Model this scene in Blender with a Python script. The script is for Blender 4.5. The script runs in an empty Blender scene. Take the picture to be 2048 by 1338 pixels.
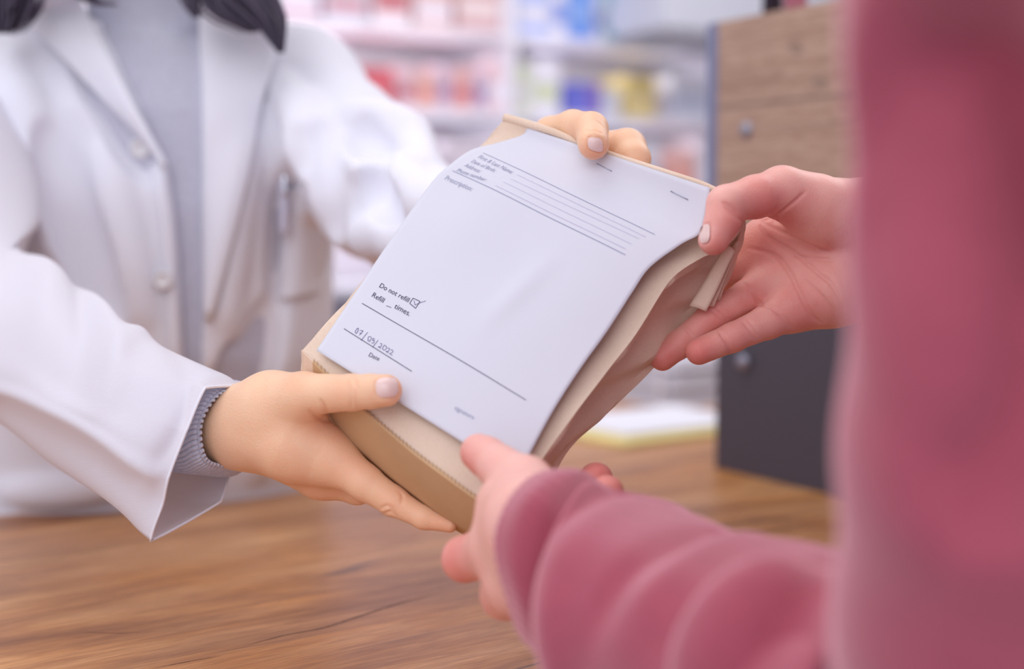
import bpy, math, random
import numpy as np
from mathutils import Vector

# ------------------------------------------------------------------ camera, world, lights
SC = bpy.context.scene
COL = SC.collection
random.seed(7)
FPX, CX, CY = 50.0 / 36.0 * 2048, 1024.0, 669.0
HORIZON = 440.0
CAMZ = 1.27
YAW = math.radians(31.0)
PITCH = math.atan((CY - HORIZON) / FPX)
f0 = np.array([math.sin(YAW), math.cos(YAW), 0.0])
RT = np.array([math.cos(YAW), -math.sin(YAW), 0.0])
UPZ = np.array([0, 0, 1.0])
FW = f0 * math.cos(PITCH) - UPZ * math.sin(PITCH)
UP = f0 * math.sin(PITCH) + UPZ * math.cos(PITCH)
CAM = np.array([0.0, 0.0, CAMZ])

cd = bpy.data.cameras.new('camera')
cam = bpy.data.objects.new('camera', cd)
COL.objects.link(cam)
cam.location = CAM
cam.rotation_euler = (math.pi / 2 - PITCH, 0, -YAW)
cd.lens = 50
cd.sensor_width = 36
cd.clip_start = 0.02
cd.dof.use_dof = True
cd.dof.focus_distance = 0.875
cd.dof.aperture_fstop = 2.5
SC.camera = cam

SC.view_settings.view_transform = 'Standard'
SC.view_settings.look = 'None'
SC.view_settings.gamma = 1
SC.view_settings.exposure = -0.17
SC.view_settings.use_curve_mapping = False

w = bpy.data.worlds.new('world')
SC.world = w
w.use_nodes = True
w.node_tree.nodes['Background'].inputs[0].default_value = (0.86, 0.87, 1.0, 1)
w.node_tree.nodes['Background'].inputs[1].default_value = 1.2


def area(name, loc, target, size, power, color):
    l = bpy.data.lights.new(name, 'AREA')
    l.shape = 'RECTANGLE'
    l.size, l.size_y = size
    l.energy = power
    l.color = color
    o = bpy.data.objects.new(name, l)
    COL.objects.link(o)
    o.location = loc
    d = Vector(target) - Vector(loc)
    o.rotation_euler = d.to_track_quat('-Z', 'Y').to_euler()
    return o


area('ceiling_light', (0.1, 1.25, 2.78), (0.1, 1.1, 1.0), (1.8, 1.4), 16, (1.0, 0.97, 0.98))
area('fill_light_left', (-1.3, 0.35, 2.6), (0.0, 1.0, 1.1), (1.2, 1.2), 5, (1.0, 0.98, 1.0))  # added fill from upper left to lift the coat, not a known fixture
area('fill_light_front', (-0.75, -0.45, 2.5), (0.25, 1.3, 1.05), (1.6, 1.4), 15, (0.92, 0.95, 1.0))  # added frontal fill aimed at the coat, no real lamp
area('fill_light_right', (2.0, 1.2, 2.6), (0.3, 1.4, 1.15), (1.4, 1.0), 15, (1.0, 0.99, 1.0))  # added fill for the pocket side of the coat, no real lamp
area('fill_light_shelves', (0.5, 1.9, 2.3), (0.5, 2.75, 1.3), (2.6, 0.5), 12, (0.98, 0.97, 1.0))  # added light to brighten the shelves, stands for no fixture


# ------------------------------------------------------------------ helpers
def P(px, py, d):
    return CAM + FW * d + RT * ((px - CX) / FPX * d) + UP * ((CY - py) / FPX * d)


def PP(t):
    return P(*t[:3])


def proj(p):
    q = np.asarray(p) - CAM
    d = q @ FW
    return CX + (q @ RT) / d * FPX, CY - (q @ UP) / d * FPX, d


def Q(px, py, Y):
    """where the sight line of a pixel meets the vertical plane y = Y"""
    r = FW + RT * ((px - CX) / FPX) + UP * ((CY - py) / FPX)
    return CAM + r * ((Y - CAM[1]) / r[1])


def lin(r, g, b):
    f = lambda c: (c / 255 / 12.92) if c / 255 <= 0.04045 else ((c / 255 + 0.055) / 1.055) ** 2.4
    return (f(r), f(g), f(b), 1)


MATS = {}


def mat(name, color, rough=0.6, spec=0.3, metal=0, bump=None, sss=0, vary=None, sheen=0, coat=0):
    """color linear rgba; bump=(scale, strength, distance); vary=(scale, colour2, amount)"""
    m = bpy.data.materials.new(name)
    m.use_nodes = True
    nt = m.node_tree
    b = nt.nodes['Principled BSDF']
    b.inputs['Base Color'].default_value = color
    b.inputs['Roughness'].default_value = rough
    b.inputs['Specular IOR Level'].default_value = spec
    b.inputs['Metallic'].default_value = metal
    b.inputs['Coat Weight'].default_value = coat
    if sheen:
        b.inputs['Sheen Weight'].default_value = sheen
        b.inputs['Sheen Roughness'].default_value = 0.5
        b.inputs['Sheen Tint'].default_value = tuple(0.5 + 0.5 * c / max(color[:3]) for c in color[:3]) + (1,)
    if sss:
        b.subsurface_method = 'RANDOM_WALK'
        b.inputs['Subsurface Weight'].default_value = sss
        b.inputs['Subsurface Radius'].default_value = (1.0, 0.35, 0.2)
        b.inputs['Subsurface Scale'].default_value = 0.006
    tc = nt.nodes.new('ShaderNodeTexCoord')
    if vary:
        n = nt.nodes.new('ShaderNodeTexNoise')
        n.inputs['Scale'].default_value = vary[0]
        n.inputs['Detail'].default_value = 4
        nt.links.new(tc.outputs['Object'], n.inputs['Vector'])
        r = nt.nodes.new('ShaderNodeMapRange')
        r.inputs['From Min'].default_value = 0.35
        r.inputs['From Max'].default_value = 0.7
        r.inputs['To Max'].default_value = vary[2]
        nt.links.new(n.outputs['Fac'], r.inputs['Value'])
        mx = nt.nodes.new('ShaderNodeMix')
        mx.data_type = 'RGBA'
        mx.inputs['A'].default_value = color
        mx.inputs['B'].default_value = vary[1]
        nt.links.new(r.outputs['Result'], mx.inputs['Factor'])
        nt.links.new(mx.outputs['Result'], b.inputs['Base Color'])
    if bump:
        n = nt.nodes.new('ShaderNodeTexNoise')
        n.inputs['Scale'].default_value = bump[0]
        n.inputs['Detail'].default_value = 6
        nt.links.new(tc.outputs['Object'], n.inputs['Vector'])
        bp = nt.nodes.new('ShaderNodeBump')
        bp.inputs['Strength'].default_value = bump[1]
        bp.inputs['Distance'].default_value = bump[2]
        nt.links.new(n.outputs['Fac'], bp.inputs['Height'])
        nt.links.new(bp.outputs['Normal'], b.inputs['Normal'])
    MATS[name] = m
    return m


def skin_mat(name, base, red):
    m = mat(name, base, rough=0.42, spec=0.35, bump=(750, 0.6, 0.0005), sss=0.35)
    nt = m.node_tree
    b = nt.nodes['Principled BSDF']
    at = nt.nodes.new('ShaderNodeAttribute')
    at.attribute_name = 'flush'
    n = nt.nodes.new('ShaderNodeTexNoise')
    n.inputs['Scale'].default_value = 70
    n.inputs['Detail'].default_value = 5
    tc = [x for x in nt.nodes if x.type == 'TEX_COORD'][0]
    nt.links.new(tc.outputs['Object'], n.inputs['Vector'])
    ma = nt.nodes.new('ShaderNodeMath')
    ma.operation = 'MULTIPLY_ADD'
    ma.inputs[1].default_value = 0.5
    nt.links.new(n.outputs['Fac'], ma.inputs[0])
    ma2 = nt.nodes.new('ShaderNodeMath')
    ma2.operation = 'SUBTRACT'
    ma2.inputs[1].default_value = 0.18
    nt.links.new(at.outputs['Fac'], ma.inputs[2])
    nt.links.new(ma.outputs[0], ma2.inputs[0])
    ma2.use_clamp = True
    mx = nt.nodes.new('ShaderNodeMix')
    mx.data_type = 'RGBA'
    mx.inputs['A'].default_value = base
    mx.inputs['B'].default_value = red
    nt.links.new(ma2.outputs[0], mx.inputs['Factor'])
    nt.links.new(mx.outputs['Result'], b.inputs['Base Color'])
    return m


def obj(name, verts, faces, m, parent=None, smooth=True, solid=0, bevel=0, edges=()):
    me = bpy.data.meshes.new(name)
    verts = np.asarray(verts, dtype=np.float64)
    faces = [tuple(int(i) for i in f) for f in faces] if not isinstance(faces, np.ndarray) else faces.tolist()
    me.from_pydata(verts.tolist(), list(edges), faces)
    me.materials.append(m)
    if smooth:
        me.polygons.foreach_set('use_smooth', [True] * len(me.polygons))
    me.update()
    o = bpy.data.objects.new(name, me)
    COL.objects.link(o)
    if parent is not None:
        o.parent = parent
        o.matrix_parent_inverse = parent.matrix_basis.inverted()
    if solid:
        s = o.modifiers.new('thick', 'SOLIDIFY')
        s.thickness = solid
        s.offset = 0
    if bevel:
        s = o.modifiers.new('bev', 'BEVEL')
        s.width = bevel
        s.segments = 2
        s.limit_method = 'ANGLE'
    return o


def empty(name, loc):
    o = bpy.data.objects.new(name, None)
    COL.objects.link(o)
    o.location = tuple(float(v) for v in loc)
    o.empty_display_size = 0.05
    return o


def tag(o, label=None, cat=None, group=None, kind=None):
    if label: o['label'] = label
    if cat: o['category'] = cat
    if group: o['group'] = group
    if kind: o['kind'] = kind
    return o


def box_geo(x0, x1, y0, y1, z0, z1):
    v = [(x, y, z) for z in (z0, z1) for y in (y0, y1) for x in (x0, x1)]
    f = [(0, 2, 3, 1), (4, 5, 7, 6), (0, 1, 5, 4), (2, 6, 7, 3), (0, 4, 6, 2), (1, 3, 7, 5)]
    return v, f


def boxo(name, b, m, parent=None, bevel=0.001):
    v, f = box_geo(*b)
    return obj(name, v, f, m, parent, smooth=False, bevel=bevel)


def merge(parts):
    V, Fc, n = [], [], 0
    for v, f in parts:
        v = np.asarray(v, dtype=float)
        V.append(v)
        Fc += [tuple(int(i) + n for i in q) for q in f]
        n += len(v)
    return np.vstack(V), Fc


def catmull(pts, t, closed=False):
    """pts (n,...) ; t array of parameters in [0,n-1] (or [0,n) closed)"""
    pts = np.asarray(pts, dtype=float)
    n = len(pts)
    i = np.floor(t).astype(int)
    if not closed:
        i = np.clip(i, 0, n - 2)
    u = (t - i)
    u = u.reshape((-1,) + (1,) * (pts.ndim - 1))
    if closed:
        p0, p1, p2, p3 = pts[(i - 1) % n], pts[i % n], pts[(i + 1) % n], pts[(i + 2) % n]
    else:
        p1, p2 = pts[i], pts[i + 1]
        p0 = np.where((i > 0).reshape(u.shape), pts[np.clip(i - 1, 0, n - 1)], 2 * p1 - p2)
        p3 = np.where((i < n - 2).reshape(u.shape), pts[np.clip(i + 2, 0, n - 1)], 2 * p2 - p1)
    return 0.5 * ((2 * p1) + (-p0 + p2) * u + (2 * p0 - 5 * p1 + 4 * p2 - p3) * u ** 2 + (-p0 + 3 * p1 - 3 * p2 + p3) * u ** 3)


def grid_faces(nr, nc, closed=False):
    f = []
    m = nc if closed else nc - 1
    for r in range(nr - 1):
        for c in range(m):
            a = r * nc + c
            b = r * nc + (c + 1) % nc
            f.append((a, b, b + nc, a + nc))
    return f


def loft(rings, nr, nc, disp=None, sharp=0.0):
    """rings: list of rings of (px,py,d); returns verts, faces of an open tube"""
    R = np.array([[PP(p) for p in ring] for ring in rings])
    R = catmull(R, np.linspace(0, len(R) - 1, nr))
    G = np.stack([catmull(r, np.arange(nc) / nc * R.shape[1], closed=True) for r in R])
    if sharp:      # straight runs and pointed corners near the open end
        t = np.arange(nc) / nc * R.shape[1]
        i0 = np.floor(t).astype(int)
        fr_ = (t - i0)[None, :, None]
        Lg = R[:, i0 % R.shape[1]] * (1 - fr_) + R[:, (i0 + 1) % R.shape[1]] * fr_
        wg = 0.75 * np.exp(-(np.linspace(0, len(rings) - 1, nr) / sharp) ** 2)[:, None, None]
        G = G * (1 - wg) + Lg * wg
    if disp:
        cen = G.mean(axis=1, keepdims=True)
        out = G - cen
        out /= np.linalg.norm(out, axis=2, keepdims=True)
        rr, cc = np.meshgrid(np.linspace(0, len(rings) - 1, nr), np.arange(nc) / nc, indexing='ij')
        G = G + out * disp(rr, cc)[..., None]
    return G.reshape(-1, 3), grid_faces(nr, nc, True)


def tube(pts, rad, seg=8, n=None, cap=True):
    pts = np.asarray(pts, dtype=float)
    rad = np.atleast_1d(np.asarray(rad, dtype=float))
    if len(rad) == 1:
        rad = np.repeat(rad, len(pts))
    if n:
        t = np.linspace(0, len(pts) - 1, n)
        rad = np.interp(t, np.arange(len(rad)), rad)
        pts = catmull(pts, t)
    V, Fc = [], []
    up = np.array([0.13, 0.2, 0.97])
    for i, p in enumerate(pts):
        tg = pts[min(i + 1, len(pts) - 1)] - pts[max(i - 1, 0)]
        tg /= np.linalg.norm(tg) + 1e-12
        a = np.cross(tg, up)
        if np.linalg.norm(a) < 0.1:
            a = np.cross(tg, [1, 0, 0])
        a /= np.linalg.norm(a)
        b = np.cross(tg, a)
        for k in range(seg):
            an = 2 * math.pi * k / seg
            V.append(p + (a * math.cos(an) + b * math.sin(an)) * rad[i])
    Fc = grid_faces(len(pts), seg, True)
    if cap:
        Fc.append(tuple(range(seg))[::-1])
        Fc.append(tuple(range((len(pts) - 1) * seg, len(pts) * seg)))
    return V, Fc


# ------------------------------------------------------------------ distance-field modelling of soft bodies
def smin(a, b, k):
    h = np.maximum(k - np.abs(a - b), 0) / k
    return np.minimum(a, b) - h * h * k * 0.25


def smax(a, b, k):
    return -smin(-a, -b, k)


class Field:
    FAR = 0.06

    def __init__(s, pts, margin, vox):
        pts = np.asarray(pts)
        s.lo = pts.min(0) - margin
        s.vox = vox
        s.n = np.ceil((pts.max(0) + margin - s.lo) / vox).astype(int) + 1
        s.ax = [s.lo[i] + np.arange(s.n[i]) * vox for i in range(3)]
        s.F = np.full(s.n, s.FAR, dtype=np.float32)

    def sub(s, lo, hi):
        a = np.clip(np.floor((lo - s.lo) / s.vox).astype(int), 0, s.n)
        b = np.clip(np.ceil((hi - s.lo) / s.vox).astype(int) + 1, 0, s.n)
        sl = tuple(slice(a[i], b[i]) for i in range(3))
        g = [s.ax[i][sl[i]].astype(np.float32) for i in range(3)]
        return sl, g[0][:, None, None], g[1][None, :, None], g[2][None, None, :]

    def cone(s, tgt, a, b, ra, rb, k, flat=None):
        R = max(ra, rb) / (flat[1] if flat and flat[1] < 1 else 1) * (flat[1] if flat and flat[1] > 1 else 1) + k + 3 * s.vox
        sl, X, Y, Z = s.sub(np.minimum(a, b) - R, np.maximum(a, b) + R)
        ba = (b - a).astype(np.float32)
        L = float(ba @ ba) + 1e-12
        x, y, z = X - np.float32(a[0]), Y - np.float32(a[1]), Z - np.float32(a[2])
        h = np.clip((x * ba[0] + y * ba[1] + z * ba[2]) / L, 0, 1)
        x, y, z = x - h * ba[0], y - h * ba[1], z - h * ba[2]
        if flat:
            n, sc = flat
            t = (x * n[0] + y * n[1] + z * n[2]) * (1 / sc - 1)
            x, y, z = x + t * n[0], y + t * n[1], z + t * n[2]
        d = np.sqrt(x * x + y * y + z * z) - (ra + (rb - ra) * h)
        tgt[sl] = smin(tgt[sl], d.astype(np.float32), k)

    def carve(s, a, b, r, k):
        R = r + k + 2 * s.vox
        sl, X, Y, Z = s.sub(np.minimum(a, b) - R, np.maximum(a, b) + R)
        ba = b - a
        L = float(ba @ ba) + 1e-12
        x, y, z = X - a[0], Y - a[1], Z - a[2]
        h = np.clip((x * ba[0] + y * ba[1] + z * ba[2]) / L, 0, 1)
        d = np.sqrt((x - h * ba[0]) ** 2 + (y - h * ba[1]) ** 2 + (z - h * ba[2]) ** 2) - r
        s.F[sl] = smax(s.F[sl], -d.astype(np.float32), k)

    def sample(s, p):
        q = (p - s.lo) / s.vox
        i = np.floor(q).astype(int)
        if (i < 0).any() or (i >= s.n - 1).any():
            return s.FAR
        u = q - i
        c = s.F[i[0]:i[0] + 2, i[1]:i[1] + 2, i[2]:i[2] + 2]
        c = c[0] * (1 - u[0]) + c[1] * u[0]
        c = c[0] * (1 - u[1]) + c[1] * u[1]
        return float(c[0] * (1 - u[2]) + c[1] * u[2])

    def hit(s, px, py, d0, d1, step=0.0005):
        """first surface point on the sight line between depths d0 and d1"""
        prev = None
        for d in np.arange(d0, d1, step):
            v = s.sample(P(px, py, d))
            if v < 0:
                if prev is None or prev <= 0:
                    return d
                return d - step * (-v) / (prev - v)
            prev = v
        return None

    def mesh(s, smooth=1):
        return surface_nets(s.F, s.lo, s.vox, smooth)


def surface_nets(F, lo, vox, smooth=1):
    ins = F < 0
    n = np.array(F.shape)
    c = ins[:-1, :-1, :-1].astype(np.int8)
    tot = np.zeros(n - 1, dtype=np.int8)
    for dx in (0, 1):
        for dy in (0, 1):
            for dz in (0, 1):
                tot += ins[dx:n[0] - 1 + dx, dy:n[1] - 1 + dy, dz:n[2] - 1 + dz]
    cells = np.argwhere((tot > 0) & (tot < 8))
    idx = -np.ones(n - 1, dtype=np.int64)
    idx[cells[:, 0], cells[:, 1], cells[:, 2]] = np.arange(len(cells))
    acc = np.zeros((len(cells), 3))
    cnt = np.zeros(len(cells))
    corners = [(x, y, z) for x in (0, 1) for y in (0, 1) for z in (0, 1)]
    for a in corners:
        for ax in range(3):
            if a[ax]:
                continue
            b = list(a)
            b[ax] = 1
            fa = F[cells[:, 0] + a[0], cells[:, 1] + a[1], cells[:, 2] + a[2]]
            fb = F[cells[:, 0] + b[0], cells[:, 1] + b[1], cells[:, 2] + b[2]]
            m = (fa < 0) != (fb < 0)
            t = np.where(m, fa / np.where(m, fa - fb, 1), 0)
            p = np.array(a)[None, :] + t[:, None] * (np.array(b) - np.array(a))[None, :]
            acc[m] += p[m]
            cnt[m] += 1
    V = (cells + acc / cnt[:, None]) * vox + lo
    quads = []
    for ax in range(3):
        o1, o2 = [(1, 2), (2, 0), (0, 1)][ax]
        sl0 = [slice(None)] * 3
        sl1 = [slice(None)] * 3
        sl0[ax] = slice(0, -1)
        sl1[ax] = slice(1, None)
        A, B = ins[tuple(sl0)], ins[tuple(sl1)]
        e = np.argwhere(A != B)
        ok = (e[:, o1] > 0) & (e[:, o2] > 0) & (e[:, o1] < n[o1] - 1) & (e[:, o2] < n[o2] - 1)
        e = e[ok]
        fl = A[e[:, 0], e[:, 1], e[:, 2]]
        d1 = np.zeros(3, int)
        d1[o1] = 1
        d2 = np.zeros(3, int)
        d2[o2] = 1
        g = lambda c: idx[c[:, 0], c[:, 1], c[:, 2]]
        q = np.stack([g(e - d1 - d2), g(e - d2), g(e), g(e - d1)], axis=1)
        q[~fl] = q[~fl][:, ::-1]
        quads.append(q)
    quads = np.vstack(quads)
    for _ in range(smooth):
        S = np.zeros_like(V)
        C = np.zeros(len(V))
        for a, b in ((0, 1), (1, 2), (2, 3), (3, 0)):
            np.add.at(S, quads[:, a], V[quads[:, b]])
            np.add.at(S, quads[:, b], V[quads[:, a]])
            np.add.at(C, quads[:, a], 1)
            np.add.at(C, quads[:, b], 1)
        V = V * 0.5 + 0.5 * S / np.maximum(C, 1)[:, None]
    return V, quads


def hand(palm, fingers, creases=(), nails=(), vox=0.00075, kroot=0.009, flush=(), kbetween=0.0012, soft=()):
    """palm: chains of (px,py,d,r); fingers: chains; creases: (polyline px, depth range, radius).
    returns verts, quads, flush array, list of nail meshes"""
    allp = [PP(p) for ch in list(palm) + list(fingers) for p in ch]
    fld = Field(allp, 0.034, vox)
    for ch in palm:
        for a, b in zip(ch[:-1], ch[1:]):
            fld.cone(fld.F, PP(a), PP(b), a[3], b[3], 0.011)
    base = fld.F.copy()
    total = fld.F
    for ch in fingers:
        tmp = np.full(fld.n, fld.FAR, dtype=np.float32)
        for a, b in zip(ch[:-1], ch[1:]):
            fld.cone(tmp, PP(a), PP(b), a[3], b[3], 0.003)
        one = smin(base, tmp, kroot)
        total = smin(total, one, kbetween)
    fld.F = total
    for poly, (d0, d1), r in creases:
        pts = np.array(poly, dtype=float)
        m = max(2, int(np.abs(np.diff(pts, axis=0)).sum() / 6))
        pts = catmull(pts, np.linspace(0, len(pts) - 1, m))
        hp = []
        for q in pts:
            d = fld.hit(q[0], q[1], d0, d1)
            if d is not None:
                hp.append(P(q[0], q[1], d - r * 0.35))
            else:
                hp.append(None)
        seg = [(a, b, i) for i, (a, b) in enumerate(zip(hp[:-1], hp[1:])) if a is not None and b is not None and np.linalg.norm(a - b) < 0.006]
        for a, b, i in seg:
            t = (i + 0.5) / max(1, len(hp) - 1)
            fall = min(1, 0.45 + 2.4 * min(t, 1 - t))
            fld.carve(a, b, r * fall * 1.15, 0.0016)
    nm = []
    for corners, (d0, d1) in nails:
        nm.append(nail_geo(fld, corners, d0, d1))
    for corners, (d0, d1) in nails:
        c = np.array(corners, dtype=float)
        cen = c.mean(0)
        ring = []
        for k in range(33):
            an = 2 * math.pi * k / 32
            u, v = sq(an)
            q = bil(c, u, v)
            q = cen + (q - cen) * 1.06
            d = fld.hit(q[0], q[1], d0, d1)
            ring.append(P(q[0], q[1], d) if d is not None else None)
        for a, b in zip(ring[:-1], ring[1:]):
            if a is not None and b is not None and np.linalg.norm(a - b) < 0.004:
                fld.carve(a, b, 0.00035, 0.0012)
    V, Qd = fld.mesh(1)
    fl = np.zeros(len(V))
    for (px, py, d, r, amt) in flush:
        dist = np.linalg.norm(V - P(px, py, d), axis=1)
        fl = np.maximum(fl, amt * np.exp(-(dist / r) ** 2))
    return V, Qd, fl, nm, fld


def sq(an, e=0.62):
    c, s_ = math.cos(an), math.sin(an)
    return 0.5 + 0.5 * math.copysign(abs(c) ** e, c), 0.5 + 0.5 * math.copysign(abs(s_) ** e, s_)


def bil(c, u, v):
    return c[0] * (1 - u) * (1 - v) + c[1] * u * (1 - v) + c[2] * u * v + c[3] * (1 - u) * v


def nail_geo(fld, corners, d0, d1):
    """corners px: root-left, root-right, tip-right, tip-left"""
    c = np.array(corners, dtype=float)
    V, Fc = [], []
    NR, NS = 8, 32
    last = None
    for i in range(NR + 1):
        rr = i / NR
        for k in range(NS):
            an = 2 * math.pi * k / NS
            u, v = sq(an)
            u, v = 0.5 + (u - 0.5) * rr, 0.5 + (v - 0.5) * rr
            q = bil(c, u, v)
            d = fld.hit(q[0], q[1], d0, d1)
            if d is None:
                d = last if last is not None else (d0 + d1) / 2
            last = d
            lift = 0.00035 * (1 - rr ** 4) + 0.0002
            V.append(P(q[0], q[1], d - lift))
    for i in range(NR):
        for k in range(NS):
            a, b = i * NS + k, i * NS + (k + 1) % NS
            Fc.append((a, b, b + NS, a + NS))
    return np.array(V), Fc


# ------------------------------------------------------------------ materials
M_SKIN1 = skin_mat('skin_fair', (0.90, 0.60, 0.40, 1), (0.84, 0.40, 0.24, 1))
M_SKIN2 = skin_mat('skin_rosy_bounce', (0.87, 0.50, 0.43, 1), (0.76, 0.24, 0.21, 1))  # pinker base carries the red bounce from the sweatshirt
M_NAIL = mat('nail', (0.80, 0.58, 0.54, 1), rough=0.28, spec=0.5, coat=0.3)
M_NAILTIP = mat('nail_tip', (0.86, 0.72, 0.66, 1), rough=0.25, spec=0.5)
M_PAPER = mat('paper', (0.68, 0.685, 0.765, 1), rough=0.75, spec=0.15, bump=(260, 0.06, 0.0006))
M_INK = mat('printed_ink', (0.045, 0.04, 0.10, 1), rough=0.6)
M_INKG = mat('printed_ink_grey', (0.34, 0.36, 0.50, 1), rough=0.6)
M_INKL = mat('printed_ink_pale', (0.60, 0.58, 0.74, 1), rough=0.6)
M_BALL = mat('ballpoint_ink', (0.07, 0.05, 0.22, 1), rough=0.5)
M_STEEL = mat('staple_steel', (0.45, 0.46, 0.55, 1), rough=0.3, metal=1)
M_CAP = mat('screw_cap_metal', (0.36, 0.37, 0.46, 1), rough=0.45, metal=0.7)
M_CHROME = mat('chrome', (0.8, 0.82, 0.88, 1), rough=0.15, metal=1)
M_SWEAT = mat('grey_knit', (0.58, 0.58, 0.68, 1), rough=0.9, spec=0.1, bump=(700, 0.3, 0.0006), vary=(300, (0.46, 0.46, 0.56, 1), 0.7), sheen=0.3)
M_HAIR = mat('dark_hair', (0.045, 0.030, 0.060, 1), rough=0.45, spec=0.5)
M_BUTTON = mat('coat_button', (0.72, 0.70, 0.72, 1), rough=0.35, spec=0.5)
M_ROSE = mat('rose_fleece', (0.37, 0.074, 0.112, 1), rough=0.95, spec=0.05, sheen=1.0, bump=(400, 0.15, 0.0008), vary=(90, (0.33, 0.066, 0.100, 1), 0.8))


def kraft_mat():
    m = mat('kraft_paper', (0.82, 0.65, 0.52, 1), rough=0.7, spec=0.2, vary=(25, (0.73, 0.56, 0.43, 1), 0.8), bump=(60, 0.35, 0.0012))
    nt = m.node_tree
    tc = [x for x in nt.nodes if x.type == 'TEX_COORD'][0]
    b = nt.nodes['Principled BSDF']
    src = b.inputs['Base Color'].links[0].from_socket
    n = nt.nodes.new('ShaderNodeTexNoise')
    n.inputs['Scale'].default_value = 900
    n.inputs['Detail'].default_value = 3
    nt.links.new(tc.outputs['Object'], n.inputs['Vector'])
    mx = nt.nodes.new('ShaderNodeMix')
    mx.data_type = 'RGBA'
    mx.blend_type = 'MULTIPLY'
    r = nt.nodes.new('ShaderNodeMapRange')
    r.inputs['From Min'].default_value = 0.55
    r.inputs['From Max'].default_value = 0.75
    r.inputs['To Max'].default_value = 0.18
    nt.links.new(n.outputs['Fac'], r.inputs['Value'])
    nt.links.new(r.outputs['Result'], mx.inputs['Factor'])
    nt.links.new(src, mx.inputs['A'])
    mx.inputs['B'].default_value = (0.5, 0.38, 0.3, 1)
    nt.links.new(mx.outputs['Result'], b.inputs['Base Color'])
    return m


M_KRAFT = kraft_mat()


def coat_mat(name='white_twill', thin=0.0, base=(0.80, 0.80, 0.88, 1)):
    m = mat(name, base, rough=0.8, spec=0.15, sheen=0.1)
    nt = m.node_tree
    b = nt.nodes['Principled BSDF']
    tc = [x for x in nt.nodes if x.type == 'TEX_COORD'][0]
    mp = nt.nodes.new('ShaderNodeMapping')
    mp.inputs['Rotation'].default_value = (0.1, 0.25, 0.0)
    wv = nt.nodes.new('ShaderNodeTexWave')
    wv.bands_direction = 'Z'
    wv.inputs['Scale'].default_value = 330
    wv.inputs['Distortion'].default_value = 0.6
    nt.links.new(tc.outputs['Object'], mp.inputs['Vector'])
    nt.links.new(mp.outputs['Vector'], wv.inputs['Vector'])
    bp = nt.nodes.new('ShaderNodeBump')
    bp.inputs['Strength'].default_value = 0.25
    bp.inputs['Distance'].default_value = 0.0003
    nt.links.new(wv.outputs['Fac'], bp.inputs['Height'])
    nt.links.new(bp.outputs['Normal'], b.inputs['Normal'])
    if not thin:
        return m
    tr = nt.nodes.new('ShaderNodeBsdfTranslucent')
    tr.inputs['Color'].default_value = (0.80, 0.78, 0.84, 1)
    ms = nt.nodes.new('ShaderNodeMixShader')
    ms.inputs['Fac'].default_value = thin
    nt.links.new(b.outputs[0], ms.inputs[1])
    nt.links.new(tr.outputs[0], ms.inputs[2])
    nt.links.new(ms.outputs[0], nt.nodes['Material Output'].inputs['Surface'])
    return m


M_COAT = coat_mat()
M_THIN = coat_mat('white_twill_sleeve', 0.2, (0.80, 0.79, 0.87, 1))


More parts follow.
